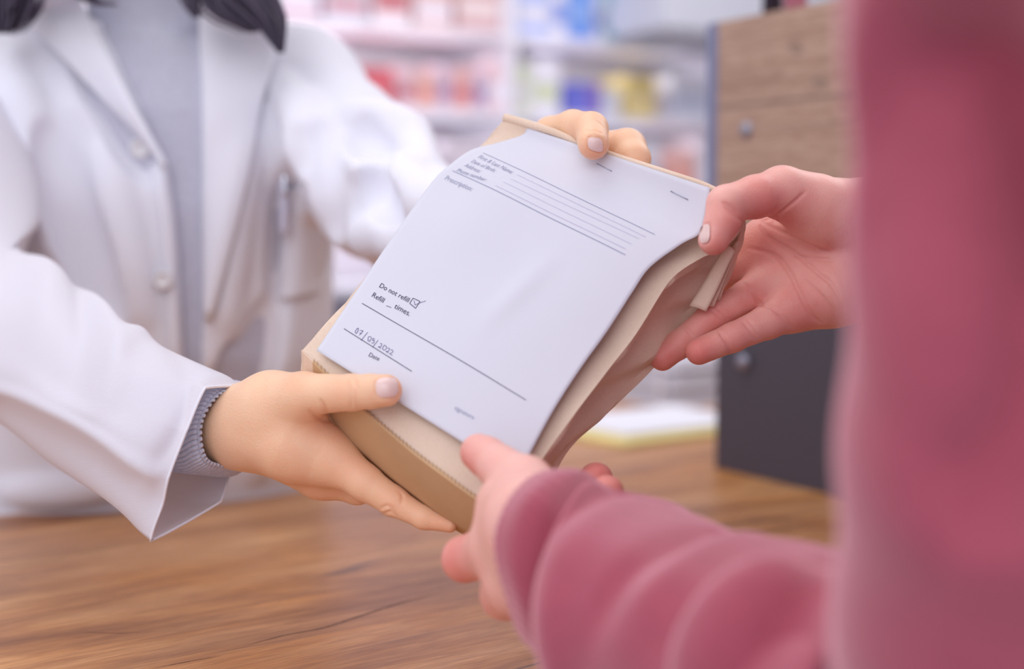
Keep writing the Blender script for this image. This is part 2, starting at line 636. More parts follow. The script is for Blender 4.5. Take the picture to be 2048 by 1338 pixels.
def wood_mat(name, c_light, c_mid, c_dark, rough, axis, scale=1.0, crack=0.6, coat=0.0, turn=0.0, amber=0.0):
    m = bpy.data.materials.new(name)
    m.use_nodes = True
    nt = m.node_tree
    b = nt.nodes['Principled BSDF']
    b.inputs['Roughness'].default_value = rough
    b.inputs['Specular IOR Level'].default_value = 0.4
    b.inputs['Coat Weight'].default_value = coat
    b.inputs['Coat Roughness'].default_value = 0.3
    tc = nt.nodes.new('ShaderNodeTexCoord')

    def noise(sx, sy, sz, sc, det=6, dist=0.0, rough_=0.6):
        mr = nt.nodes.new('ShaderNodeMapping')
        mr.inputs['Rotation'].default_value = (0, 0, turn)
        nt.links.new(tc.outputs['Object'], mr.inputs['Vector'])
        mp = nt.nodes.new('ShaderNodeMapping')
        mp.inputs['Scale'].default_value = (sx, sy, sz)
        nt.links.new(mr.outputs['Vector'], mp.inputs['Vector'])
        n = nt.nodes.new('ShaderNodeTexNoise')
        n.inputs['Scale'].default_value = sc * scale
        n.inputs['Detail'].default_value = det
        n.inputs['Distortion'].default_value = dist
        n.inputs['Roughness'].default_value = rough_
        nt.links.new(mp.outputs['Vector'], n.inputs['Vector'])
        return n.outputs['Fac']
    s = [1.0, 1.0, 1.0]
    s[axis] = 0.22
    n1 = noise(*s, 14, 6, 0.6)
    s2 = [1.0, 1.0, 1.0]
    s2[axis] = 0.03
    n2 = noise(*s2, 150, 5, 0.2)
    s3 = [1.0, 1.0, 1.0]
    s3[axis] = 0.07
    n3 = noise(*s3, 8, 3, 0.4, 0.5)
    n4 = noise(1, 1, 1, 5, 3)
    cr = nt.nodes.new('ShaderNodeValToRGB')
    cr.color_ramp.elements[0].position = 0.32
    cr.color_ramp.elements[0].color = c_dark
    cr.color_ramp.elements[1].position = 0.68
    cr.color_ramp.elements[1].color = c_light
    e = cr.color_ramp.elements.new(0.5)
    e.color = c_mid
    nt.links.new(n1, cr.inputs['Fac'])
    # fine grain
    mx = nt.nodes.new('ShaderNodeMix')
    mx.data_type = 'RGBA'
    mx.blend_type = 'MULTIPLY'
    r = nt.nodes.new('ShaderNodeMapRange')
    r.inputs['From Min'].default_value = 0.42
    r.inputs['From Max'].default_value = 0.72
    r.inputs['To Max'].default_value = 0.6
    nt.links.new(n2, r.inputs['Value'])
    nt.links.new(r.outputs['Result'], mx.inputs['Factor'])
    n6 = noise(*[1.0 if i != axis else 0.35 for i in range(3)], 5, 4, 0.8)
    r6 = nt.nodes.new('ShaderNodeMapRange')
    r6.inputs['From Min'].default_value = 0.48
    r6.inputs['From Max'].default_value = 0.66
    r6.inputs['To Max'].default_value = amber
    nt.links.new(n6, r6.inputs['Value'])
    mx6 = nt.nodes.new('ShaderNodeMix')
    mx6.data_type = 'RGBA'
    mx6.blend_type = 'MULTIPLY'
    nt.links.new(r6.outputs['Result'], mx6.inputs['Factor'])
    nt.links.new(cr.outputs['Color'], mx6.inputs['A'])
    mx6.inputs['B'].default_value = (1.0, 0.84, 0.52, 1)
    nt.links.new(mx6.outputs['Result'], mx.inputs['A'])
    mx.inputs['B'].default_value = (0.62, 0.52, 0.46, 1)
    s5 = [1.0, 1.0, 1.0]
    s5[axis] = 0.05
    n5 = noise(*s5, 620, 3, 0.1)
    r5 = nt.nodes.new('ShaderNodeMapRange')
    r5.inputs['From Min'].default_value = 0.44
    r5.inputs['From Max'].default_value = 0.60
    r5.inputs['To Max'].default_value = 0.7
    nt.links.new(n5, r5.inputs['Value'])
    mx5 = nt.nodes.new('ShaderNodeMix')
    mx5.data_type = 'RGBA'
    mx5.blend_type = 'MULTIPLY'
    nt.links.new(r5.outputs['Result'], mx5.inputs['Factor'])
    nt.links.new(mx.outputs['Result'], mx5.inputs['A'])
    mx5.inputs['B'].default_value = (0.66, 0.58, 0.55, 1)
    mx = mx5
    # long thin cracks: a narrow band of a stretched noise
    sb = nt.nodes.new('ShaderNodeMath')
    sb.operation = 'SUBTRACT'
    sb.inputs[1].default_value = 0.5
    nt.links.new(n3, sb.inputs[0])
    ab = nt.nodes.new('ShaderNodeMath')
    ab.operation = 'ABSOLUTE'
    nt.links.new(sb.outputs[0], ab.inputs[0])
    r2 = nt.nodes.new('ShaderNodeMapRange')
    r2.inputs['From Min'].default_value = 0.0
    r2.inputs['From Max'].default_value = 0.006
    r2.inputs['To Min'].default_value = 1.0
    r2.inputs['To Max'].default_value = 0.0
    nt.links.new(ab.outputs[0], r2.inputs['Value'])
    r3 = nt.nodes.new('ShaderNodeMapRange')
    r3.inputs['From Min'].default_value = 0.44
    r3.inputs['From Max'].default_value = 0.54
    r3.inputs['To Max'].default_value = crack
    nt.links.new(n4, r3.inputs['Value'])
    ml = nt.nodes.new('ShaderNodeMath')
    ml.operation = 'MULTIPLY'
    nt.links.new(r2.outputs['Result'], ml.inputs[0])
    nt.links.new(r3.outputs['Result'], ml.inputs[1])
    mx2 = nt.nodes.new('ShaderNodeMix')
    mx2.data_type = 'RGBA'
    nt.links.new(ml.outputs[0], mx2.inputs['Factor'])
    nt.links.new(mx.outputs['Result'], mx2.inputs['A'])
    mx2.inputs['B'].default_value = (0.07, 0.045, 0.05, 1)
    nt.links.new(mx2.outputs['Result'], b.inputs['Base Color'])
    bp = nt.nodes.new('ShaderNodeBump')
    bp.inputs['Strength'].default_value = 0.15
    bp.inputs['Distance'].default_value = 0.0006
    nt.links.new(n2, bp.inputs['Height'])
    nt.links.new(bp.outputs['Normal'], b.inputs['Normal'])
    return m


M_COUNTER = wood_mat('counter_oak', (0.84, 0.49, 0.24, 1), (0.62, 0.31, 0.135, 1), (0.33, 0.145, 0.065, 1), 0.40, 0, 1.0, 0.9, coat=0.12, turn=-0.12, amber=0.9)
M_OAK = wood_mat('panel_oak', (0.60, 0.43, 0.33, 1), (0.54, 0.37, 0.28, 1), (0.38, 0.25, 0.19, 1), 0.5, 1, 1.0, 0.7)
M_DARK = mat('dark_laminate', (0.085, 0.078, 0.105, 1), rough=0.55, bump=(500, 0.05, 0.0003))
M_EDGE = mat('blue_grey_edging', (0.22, 0.24, 0.38, 1), rough=0.5)
M_WHITE = mat('white_laminate', (0.76, 0.74, 0.82, 1), rough=0.5)
M_WALL = mat('wall_paint', (0.62, 0.61, 0.66, 1), rough=0.9)
M_FLOOR = mat('floor_vinyl', (0.42, 0.40, 0.42, 1), rough=0.5, vary=(6, (0.36, 0.34, 0.36, 1), 0.6))
M_CEIL = mat('ceiling_paint', (0.8, 0.8, 0.8, 1), rough=0.9)

# ------------------------------------------------------------------ room
TOP = 1.0
tag(boxo('floor', (-2.2, 3.4, -1.6, 3.2, -0.05, 0), M_FLOOR, bevel=0), kind='structure')
tag(boxo('wall_back', (-2.2, 3.4, 3.1, 3.2, 0, 2.9), M_WALL, bevel=0), kind='structure')
tag(boxo('wall_right', (3.3, 3.4, -1.6, 3.1, 0, 2.9), M_WALL, bevel=0), kind='structure')
tag(boxo('ceiling', (-2.2, 3.4, -1.6, 3.2, 2.9, 2.95), M_CEIL, bevel=0), kind='structure')
tag(boxo('baseboard_back', (-2.2, 3.3, 3.085, 3.1, 0, 0.09), M_WHITE, bevel=0.002), kind='structure')


# counter: L-shaped worktop on a closed front
def prism(poly, z0, z1):
    n = len(poly)
    v = [(x, y, z0) for x, y in poly] + [(x, y, z1) for x, y in poly]
    f = [tuple(range(n))[::-1], tuple(range(n, 2 * n))] + [(i, (i + 1) % n, (i + 1) % n + n, i + n) for i in range(n)]
    return v, f


BACKY = 1.345
counter = empty('sales_counter', (0.5, 0.9, 0))
tag(counter, 'brown wood-grain sales counter running under all four hands', 'counter')
v, f = prism([(-1.8, 0.52), (2.6, 0.52), (2.6, 1.86), (0.74, 1.86), (0.74, BACKY), (-1.8, BACKY)], TOP - 0.038, TOP)
obj('worktop', v, f, M_COUNTER, counter, smooth=False, bevel=0.002)
v, f = prism([(-1.75, 0.62), (2.5, 0.62), (2.5, 1.80), (0.80, 1.80), (0.80, BACKY - 0.1), (-1.75, BACKY - 0.1)], 0.0, TOP - 0.038)
obj('counter_base', v, f, M_DARK, counter, smooth=False, bevel=0.002)


def zplane(px, py, z):
    r = FW + RT * ((px - CX) / FPX) + UP * ((CY - py) / FPX)
    return CAM + r * ((z - CAMZ) / r[2])


# dark grain cracks printed in the laminate
M_CRACK = mat('grain_crack', (0.09, 0.055, 0.06, 1), rough=0.6)
rc = random.Random(5)
for pts, wd in (([(478, 1296), (560, 1272), (640, 1257), (705, 1237), (800, 1206), (860, 1190), (912, 1179)], .0019),
                ([(0, 1131), (90, 1117), (170, 1104), (250, 1094)], .002), ([(300, 1338), (380, 1322), (450, 1310)], .0009),
                ([(150, 1262), (230, 1266), (330, 1262)], .0008), ([(1470, 1092), (1560, 1060), (1690, 1022)], .0012)):
    q = np.array([zplane(a, b, TOP + 0.0002) for a, b in pts])
    q = catmull(q, np.linspace(0, len(q) - 1, 60))
    tq = np.gradient(q, axis=0)
    nq = np.stack([-tq[:, 1], tq[:, 0], 0 * tq[:, 0]], 1)
    nq /= np.linalg.norm(nq, axis=1, keepdims=True)
    ww = wd * np.sin(np.linspace(0.02, math.pi - 0.02, 60)) * np.array([0.45 + 0.55 * rc.random() for _ in range(60)])
    V = np.vstack([q - nq * ww[:, None] / 2, q + nq * ww[:, None] / 2])
    obj('grain_crack', V, [(i, i + 1, i + 61, i + 60) for i in range(59)], M_CRACK, counter, smooth=False)

# panel standing on the counter
cor = zplane(1430, 936, TOP)
PX0, PY1 = cor[0], cor[1]
ztop = Q(1436, 44, PY1)[2]
zmid = Q(1436, 575, PY1)[2]
panel = empty('partition_cabinet', (PX0 + 0.15, PY1 - 0.25, TOP))
tag(panel, 'tall oak and charcoal side cabinet standing on the counter behind the right hand', 'cabinet')
boxo('lower_panel', (PX0, PX0 + 0.30, PY1 - 0.62, PY1, TOP, zmid), M_DARK, panel)
boxo('upper_panel', (PX0 - 0.004, PX0 + 0.30, PY1 - 0.62, PY1 - 0.001, zmid, ztop), M_OAK, panel)
boxo('edge_strip', (PX0 - 0.0045, PX0 + 0.30, PY1 - 0.001, PY1 + 0.016, zmid, ztop), M_EDGE, panel)


def on_panel(px, py):
    r = FW + RT * ((px - CX) / FPX) + UP * ((CY - py) / FPX)
    return CAM + r * ((PX0 - 0.004 - CAM[0]) / r[0])


for px, py, nm in ((1494, 260, 'upper'), (1487, 724, 'lower')):
    c = on_panel(px, py)
    V, Fc = [], []
    R = 0.0085
    for i in range(7):
        a = i / 6 * math.pi / 2
        for k in range(20):
            t = 2 * math.pi * k / 20
            V.append(c + np.array([-R * 0.75 * math.sin(a), R * math.cos(a) * math.cos(t), R * math.cos(a) * math.sin(t)]))
    Fc = grid_faces(7, 20, True) + [tuple(range(120, 140))]
    obj('screw_cap', V, Fc, M_CAP, panel)

pj0, pj1 = on_panel(1500, 204)[2], on_panel(1500, 213)[2]
boxo('plank_joint', (PX0 - 0.0046, PX0 - 0.0038, PY1 - 0.62, PY1 - 0.004, pj1, pj0), mat('joint_brown', (0.33, 0.23, 0.18, 1), rough=0.6), panel, bevel=0)
for ky, kz in ((1592, 96), (1640, 165)):
    kc = on_panel(ky, kz)
    V, Fc = [], []
    for i in range(24):
        t_ = 2 * math.pi * i / 24
        V += [kc + np.array([-.0003, .011 * math.cos(t_), .006 * math.sin(t_ + .5)])]
    obj('wood_knot', V, [tuple(range(24))], MATS['joint_brown'], panel, smooth=False)
# (small bottles) on top of the cabinet
c = on_panel(1546, 24)
kt = empty('small_bottle', (c[0] + 0.03, c[1], ztop))
tag(kt, 'small dark and pink bottle standing on top of the oak cabinet', 'bottle')
MB1 = mat('bottle_pink', lin(190, 120, 140), rough=0.4)
MB2 = mat('bottle_dark', lin(50, 45, 60), rough=0.4)
V, Fc = tube([(c[0] + 0.03, c[1], ztop), (c[0] + 0.03, c[1], ztop + 0.05)], [0.012, 0.012], 20)
obj('bottle_body', V, Fc, MB1, kt)
V, Fc = tube([(c[0] + 0.03, c[1], ztop + 0.05), (c[0] + 0.03, c[1], ztop + 0.055), (c[0] + 0.03, c[1], ztop + 0.075)], [0.006, 0.009, 0.009], 20)
obj('bottle_cap', V, Fc, MB2, kt)
bk = empty('small_bottle', (c[0] + 0.03, c[1] + 0.035, ztop))
tag(bk, 'small near-black bottle on the oak cabinet, behind the pink one', 'bottle')
V, Fc = tube([(c[0] + 0.03, c[1] + 0.035, ztop), (c[0] + 0.03, c[1] + 0.035, ztop + 0.065)], [0.011, 0.01], 20)
obj('bottle_body', V, Fc, MB2, bk)
V, Fc = tube([(c[0] + 0.03, c[1] + 0.035, ztop + 0.065), (c[0] + 0.03, c[1] + 0.035, ztop + 0.085)], [0.007, 0.007], 20)
obj('bottle_cap', V, Fc, MB1, bk)

# shelving unit along the back
SY = 2.60
shelf = empty('shelving_unit', (0.8, SY + 0.2, 0))
tag(shelf, 'white open pharmacy shelving along the back wall, filled with boxes', 'shelves')
zb = [Q(1200, y, SY)[2] for y in (-92, 80, 232, 392, 560)]
xs = [Q(430, 200, SY)[0], Q(1022, 200, SY)[0], Q(1440, 200, SY)[0], Q(1900, 200, SY)[0]]
X0, X1 = xs[0] - 0.3, xs[3]
for z in zb[:4]:
    for xa, xb in ((X0, xs[1]), (xs[1], xs[2])):
        area('shelf_fill_light', ((xa + xb) / 2, SY + 0.02, z - 0.021), ((xa + xb) / 2, SY + 0.12, z - 0.12), (xb - xa - 0.16, 0.012), (1.15 if xa == X0 else 0.78) * (xb - xa), (1.0, 0.97, 0.98))  # added unseen strips that brighten the shelf bays
for z in zb + [zb[-1] - 0.22, zb[-1] - 0.44, zb[-1] - 0.66, 0.1, zb[0] + 0.2, zb[0] + 0.4]:
    boxo('shelf_board', (X0 + 0.009, X1 - 0.009, SY, SY + 0.24, z - 0.018, z), M_WHITE, shelf)
for x in [X0] + xs[1:]:
    boxo('upright', (x - 0.012, x + 0.012, SY - 0.004, SY + 0.25, 0, 2.1), M_WHITE, shelf)
M_BACKP = mat('shelf_back', (0.66, 0.62, 0.68, 1), rough=0.7)
boxo('back_panel', (X0, X1, SY + 0.25, SY + 0.26, 0, 2.1), M_BACKP, shelf)

CM = {}


def cm(rgb):
    if rgb not in CM:
        CM[rgb] = mat('carton_%d' % len(CM), tuple(0.86 * c + 0.14 * k for c, k in zip(lin(*rgb), (.75, .73, .8, 1))), rough=0.45)  # blend towards pale lavender puts haze into the carton colours
    return CM[rgb]


def carton(px0, px1, py0, board, color, band, label, group, back=0.02, h=None):
    """a cardboard carton standing on a shelf board; py0 = its top edge in the photo"""
    y = SY + back
    a, b = Q(px0, 150, y)[0], Q(px1, 150, y)[0]
    z0 = zb[board]
    z1 = Q((px0 + px1) / 2, py0, y)[2]
    z1 = max(z1, z0 + 0.015)
    z1 = min(z1, (zb[board - 1] - 0.025) if board > 0 else z1)
    e = empty('medicine_box', ((a + b) / 2, y + 0.05, z0))
    tag(e, label, 'box', group)
    boxo('carton', (a, b, y, y + 0.11, z0, z1), cm(color), e, bevel=0.0008)
    hh = z1 - z0
    boxo('printed_band', (a + 0.004, b - 0.004, y - 0.0006, y - 0.0001, z0 + hh * 0.25, z0 + hh * 0.55), cm(band), e, bevel=0)
    return e


G1, G2, G3, G4 = ('boxes on the top shelf', 'boxes on the middle shelf', 'boxes on the third shelf', 'boxes on the low shelf')
W = (225, 222, 235)
rows = [
    # top shelf (board 1)
    (560, 640, -60, 1, (205, 170, 185), W, 'dusty pink carton at the left end of the top shelf', G1),
    (652, 735, -40, 1, (200, 195, 210), (190, 120, 130), 'grey carton with rosy band on the top shelf, left part', G1),
    (748, 820, -70, 1, (222, 205, 212), (180, 60, 70), 'pale carton with red band on the top shelf', G1),
    (832, 905, -30, 1, (215, 175, 175), W, 'salmon carton near the middle of the top shelf', G1),
    (915, 1000, -50, 1, (196, 150, 152), (225, 205, 205), 'brick pink carton beside the shelf upright, top shelf', G1),
    (1036, 1100, -40, 1, (170, 185, 235), W, 'pale blue carton just right of the upright on the top shelf', G1),
    (1104, 1132, -50, 1, (228, 226, 240), (90, 130, 225), 'narrow white carton with blue band on the top shelf', G1),
    (1136, 1186, -60, 1, (75, 135, 225), (120, 165, 235), 'bright blue carton on the top shelf', G1),
    (1190, 1206, -20, 1, (224, 224, 240), (90, 90, 190), 'slim white carton between the blue and teal ones', G1),
    (1210, 1250, -40, 1, (120, 185, 200), W, 'teal carton on the top shelf', G1),
    (1254, 1280, -30, 1, (225, 228, 238), (60, 150, 190), 'white carton with teal band on the top shelf', G1),
    (1284, 1320, -20, 1, (60, 160, 200), W, 'turquoise carton by the white wall cupboard, top shelf', G1),
    # middle shelf (board 2)
    (566, 650, 105, 2, (205, 192, 200), (190, 150, 160), 'greyish pink carton behind the shoulder on the middle shelf', G2),
    (656, 716, 112, 2, (212, 186, 196), W, 'pale rose carton left of the red one, middle shelf', G2),
    (728, 786, 136, 2, (200, 40, 62), (215, 80, 95), 'small red carton on the middle shelf', G2),
    (796, 828, 130, 2, (214, 180, 190), (180, 60, 90), 'narrow pink carton right of the red one', G2),
    (832, 872, 138, 2, (215, 165, 160), (220, 130, 110), 'peach carton on the middle shelf', G2),
    (876, 900, 128, 2, (205, 180, 200), (150, 110, 170), 'slim mauve carton on the middle shelf', G2),
    (904, 946, 134, 2, (215, 160, 160), (200, 90, 90), 'coral carton on the middle shelf', G2),
    (950, 972, 140, 2, (200, 180, 205), (120, 80, 160), 'slim lilac carton beside the coral one', G2),
    (976, 1008, 124, 2, (220, 185, 190), W, 'light pink carton against the upright, middle shelf', G2),
    (1036, 1062, 128, 2, (205, 212, 180), W, 'lime-tinted white carton right of the upright', G2),
    (1064, 1120, 118, 2, (228, 226, 238), (205, 215, 170), 'large white carton on the middle shelf', G2),
    (1142, 1176, 166, 2, (70, 80, 205), (90, 100, 215), 'royal blue low carton on the middle shelf', G2),
    (1178, 1200, 168, 2, (130, 90, 200), (110, 80, 200), 'violet low carton beside the blue one', G2),
    (1206, 1240, 178, 2, (205, 212, 225), W, 'low pale grey-blue carton left of the yellow one', G2),
    (1252, 1312, 150, 2, (225, 200, 110), (235, 215, 150), 'yellow carton on the middle shelf', G2),
    (1316, 1336, 186, 2, (200, 190, 200), W, 'small grey carton right of the yellow one', G2),
    (1342, 1420, 152, 2, (226, 227, 240), (190, 200, 225), 'wide white carton by the cabinet edge, middle shelf', G2),
    # third shelf (board 3)
    (700, 790, 275, 3, (205, 185, 212), (190, 150, 200), 'lilac carton above the elbow on the third shelf', G3),
    (800, 880, 290, 3, (214, 208, 222), W, 'pale carton left of the bag on the third shelf', G3),
    (890, 985, 282, 3, (208, 196, 208), (190, 170, 190), 'grey lilac carton above the bag corner, third shelf', G3),
    (1040, 1130, 300, 3, (205, 205, 218), W, 'grey carton behind the gripping thumb, third shelf', G3),
    (1236, 1322, 285, 3, (214, 214, 226), (190, 190, 215), 'light grey carton right of the thumb, third shelf', G3),
    (1334, 1392, 300, 3, (235, 175, 165), (240, 150, 130), 'orange-pink carton on the third shelf', G3),
    (1396, 1432, 280, 3, (215, 210, 220), W, 'pale carton against the cabinet edge, third shelf', G3),
    # low shelf (board 4)
    (1180, 1260, 470, 4, (214, 205, 214), W, 'pale carton mostly hidden by the bag, low shelf', G4),
    (1270, 1345, 455, 4, (225, 190, 205), (200, 120, 150), 'pink carton behind the bag gusset, low shelf', G4),
    (1350, 1432, 470, 4, (215, 200, 222), (190, 120, 160), 'lilac carton seen between the fingers, low shelf', G4),
]
for r in rows:
    carton(*r)
# a low table row behind the counter seen between bag and cabinet
zlow = zb[-1] - 0.22
for i, (a, b, c1, lb) in enumerate(((1262, 1330, (225, 205, 220), 'pale pink carton under the little finger, lowest visible shelf'),
                                    (1340, 1384, (215, 150, 180), 'rose carton under the little finger, lowest visible shelf'),
                                    (1390, 1440, (205, 170, 200), 'mauve carton touching the charcoal panel, lowest visible shelf'))):
    y = SY + 0.02
    xa, xb = Q(a, 700, y)[0], Q(b, 700, y)[0]
    e = empty('medicine_box', ((xa + xb) / 2, y + 0.05, zlow))
    tag(e, lb, 'box', 'boxes on the lowest visible shelf')
    boxo('carton', (xa, xb, y, y + 0.1, zlow, zlow + 0.10), cm(c1), e)
    boxo('printed_band', (xa + 0.004, xb - 0.004, y - 0.0006, y - 0.0001, zlow + 0.03, zlow + 0.06), cm(W), e, bevel=0)

# white wall cupboard, top right
a = Q(1312, 58, 2.42)
b_ = Q(1760, 58, 2.42)
cup = empty('wall_cupboard', (a[0] + 0.3, 2.5, a[2]))
tag(cup, 'pale grey-white cupboard hanging high above the oak cabinet', 'cupboard')
M_CUP = mat('cupboard_white', (0.58, 0.60, 0.68, 1), rough=0.5)
boxo('carcass', (a[0], b_[0], 2.42, 2.585, a[2], a[2] + 0.45), M_CUP, cup, bevel=0.003)
for k in (0, 1):
    w2 = (b_[0] - a[0]) / 2
    boxo('cupboard_door', (a[0] + k * w2 + 0.002, a[0] + (k + 1) * w2 - 0.002, 2.402, 2.419, a[2] + 0.002, a[2] + 0.448), M_CUP, cup, bevel=0.002)

# papers on the counter beside the cabinet
stk = [(1250, 1430, 842, 0.003, W, 'yellow-edged white sheet lying lowest by the charcoal panel', (232, 214, 140)),
       ]
M_SHEET = mat('sheet_white', (0.85, 0.85, 0.92, 1), rough=0.6)
M_YEL = mat('sheet_yellow', lin(238, 222, 150), rough=0.6)
pc = zplane(1350, 860, TOP)


def pad(cx, cy, w_, l_, z0, z1, rot, m, name, label, cat, group=None):
    v, f = box_geo(-w_ / 2, w_ / 2, -l_ / 2, l_ / 2, 0, z1 - z0)
    c_, s_ = math.cos(rot), math.sin(rot)
    v = [(cx + x * c_ - y * s_, cy + x * s_ + y * c_, z0 + z) for x, y, z in v]
    o = obj(name, v, f, m, smooth=False, bevel=0.0006)
    return tag(o, label, cat, group)


pad(pc[0] - 0.03, pc[1] + 0.02, 0.25, 0.19, TOP, TOP + 0.006, 0.12, M_YEL, 'paper_pad', 'yellow paper pad lying on the counter under the white papers', 'paper')
pad(pc[0] - 0.01, pc[1] + 0.035, 0.22, 0.17, TOP + 0.0062, TOP + 0.012, 0.05, M_SHEET, 'paper_sheets', 'white papers lying on the yellow pad by the charcoal panel', 'paper')
bxp = zplane(1385, 818, TOP)
bxp = zplane(1338, 822, TOP)
e = empty('document_tray', (bxp[0] + 0.08, bxp[1] + 0.06, TOP))
tag(e, 'white low stack tray with papers beside the charcoal panel', 'tray')
TX, TY = bxp[0] + 0.10, bxp[1] + 0.035
for k in range(3):
    boxo('tray_level', (TX - 0.09, TX + 0.07, TY - 0.03, TY + 0.16, TOP + 0.002 + k * 0.026, TOP + 0.008 + k * 0.026), M_SHEET, e)
    boxo('paper_pile', (TX - 0.08, TX + 0.06, TY - 0.025, TY + 0.15, TOP + 0.0082 + k * 0.026, TOP + 0.021 + k * 0.026), M_PAPER, e)
for sx in (-0.09, 0.07):
    for sy in (0.0, 0.15):
        boxo('tray_post', (TX + sx - 0.003, TX + sx + 0.003, TY + sy - 0.003, TY + sy + 0.003, TOP, TOP + 0.066), M_SHEET, e)

# ------------------------------------------------------------------ the sheet of paper and the bag
PL = [(1055, 258, .925), (1043, 273, .925), (992, 289, .924), (942, 303, .921), (893, 338, .916), (862, 370, .912), (800, 456, .896), (742, 541, .881), (705, 597, .871), (634, 703, .850)]
PR = [(1420, 378, .850), (1414, 428, .850), (1401, 468, .848), (1362, 491, .846), (1300, 537, .843), (1264, 588, .838), (1215, 664, .829), (1160, 741, .818), (1102, 832, .805), (1036, 956, .790)]
LA, RA = np.array([PP(p) for p in PL]), np.array([PP(p) for p in PR])
seg = 0.5 * (np.linalg.norm(np.diff(LA, axis=0), axis=1) + np.linalg.norm(np.diff(RA, axis=0), axis=1))
VV = np.concatenate([[0], np.cumsum(seg)]) / seg.sum()
SN = np.cross(RA[-1] - LA[-1], LA[0] - LA[-1])
SN /= np.linalg.norm(SN)
if SN @ FW > 0:
    SN = -SN          # towards the viewer


def sheet(u, v, off=0.0):
    u = np.atleast_1d(np.asarray(u, float))
    v = np.atleast_1d(np.asarray(v, float))
    t = np.interp(v, VV, np.arange(len(VV)))
    over = (v - 1) * (v > 1)
    L = catmull(LA, t)
    R = catmull(RA, t)
    L = L + over[:, None] * (LA[-1] - LA[-2]) / (VV[-1] - VV[-2])
    R = R + over[:, None] * (RA[-1] - RA[-2]) / (VV[-1] - VV[-2])
    p = L * (1 - u)[:, None] + R * u[:, None]
    # gentle buckles of the sheet
    bow = 0.0022 * np.sin(np.pi * np.clip(u, 0, 1)) * np.sin(np.pi * np.clip(v, 0, 1)) \
        + 0.0010 * np.sin(6.0 * u + 5 * v) * np.sin(np.pi * np.clip(u, 0, 1)) * np.sin(np.pi * np.clip(v, 0, 1)) \
        + 0.0016 * np.exp(-((u - 0.62 + 0.25 * (v - 0.5)) / 0.05) ** 2) * np.exp(-((v - 0.55) / 0.14) ** 2) \
        + 0.0018 * np.exp(-(((u - 0.28) / 0.16) ** 2 + ((v - 0.42) / 0.12) ** 2))
    return p + SN * (off + bow)[:, None]


# table for turning a photo position into sheet coordinates
gu, gv = np.meshgrid(np.linspace(-0.05, 1.05, 221), np.linspace(0, 1, 301))
gp = sheet(gu.ravel(), gv.ravel(), 0.001)
gq = gp - CAM
gd = gq @ FW
gx, gy = CX + (gq @ RT) / gd * FPX, CY - (gq @ UP) / gd * FPX


def uv_of(px, py):
    i = np.argmin((gx - px) ** 2 + (gy - py) ** 2)
    return np.array([gu.ravel()[i], gv.ravel()[i]])


bag = empty('paper_bag', P(800, 900, .86))
tag(bag, 'brown kraft paper bag held by four hands, with a prescription sheet stapled on', 'paper bag')
NU, NV = 60, 90
u, v = np.meshgrid(np.linspace(0, 1, NU), np.linspace(0, 1, NV))
Vs = sheet(u.ravel(), v.ravel(), 0.0012)
sheet_o = obj('prescription_sheet', Vs, grid_faces(NV, NU), M_PAPER, bag, solid=0.0003)
sheet_o['label'] = 'white printed prescription sheet stapled to the bag'


def ribbon(pa, pb, w_, m, name='ruled_line', off=0.0016, n=40):
    a, b = uv_of(*pa), uv_of(*pb)
    t = np.linspace(0, 1, n)
    c_ = a[None] * (1 - t)[:, None] + b[None] * t[:, None]
    top = sheet(c_[:, 0], c_[:, 1], off)
    d = np.cross(np.gradient(top, axis=0), SN)
    d /= np.linalg.norm(d, axis=1, keepdims=True)
    V = np.vstack([top - d * w_ / 2, top + d * w_ / 2])
    f = [(i, i + 1, i + 1 + n, i + n) for i in range(n - 1)]
    return V, f


def text_geo(body, pa, pb, hscale=1.0):
    """text from photo point pa (baseline start) to pb (baseline end)"""
    cu = bpy.data.curves.new('t', 'FONT')
    cu.body = body
    cu.size = 1
    cu.resolution_u = 3
    o = bpy.data.objects.new('t', cu)
    COL.objects.link(o)
    bpy.context.view_layer.update()
    dg = bpy.context.evaluated_depsgraph_get()
    me = o.evaluated_get(dg).to_mesh()
    V = np.array([v_.co[:] for v_ in me.vertices])
    Fc = [tuple(p.vertices) for p in me.polygons]
    o.evaluated_get(dg).to_mesh_clear()
    bpy.data.objects.remove(o)
    bpy.data.curves.remove(cu)
    a, b = uv_of(*pa), uv_of(*pb)
    x0, x1 = V[:, 0].min(), V[:, 0].max()
    W3 = np.linalg.norm(sheet(b[0], b[1])[0] - sheet(a[0], a[1])[0])
    k = W3 / (x1 - x0)
    t = (V[:, 0] - x0) / (x1 - x0)
    uv = a[None] * (1 - t)[:, None] + b[None] * t[:, None]
    base = sheet(uv[:, 0], uv[:, 1], 0.0016)
    dn = base - sheet(uv[:, 0], uv[:, 1] + 0.003, 0.0016)
    dn /= np.linalg.norm(dn, axis=1, keepdims=True)
    return base + dn * (V[:, 1] * k * hscale)[:, None], Fc


def put(name, parts, m, label=None):
    V, Fc = merge(parts)
    o = obj(name, V, Fc, m, sheet_o, smooth=False)
    if label:
        o['label'] = label
    return o


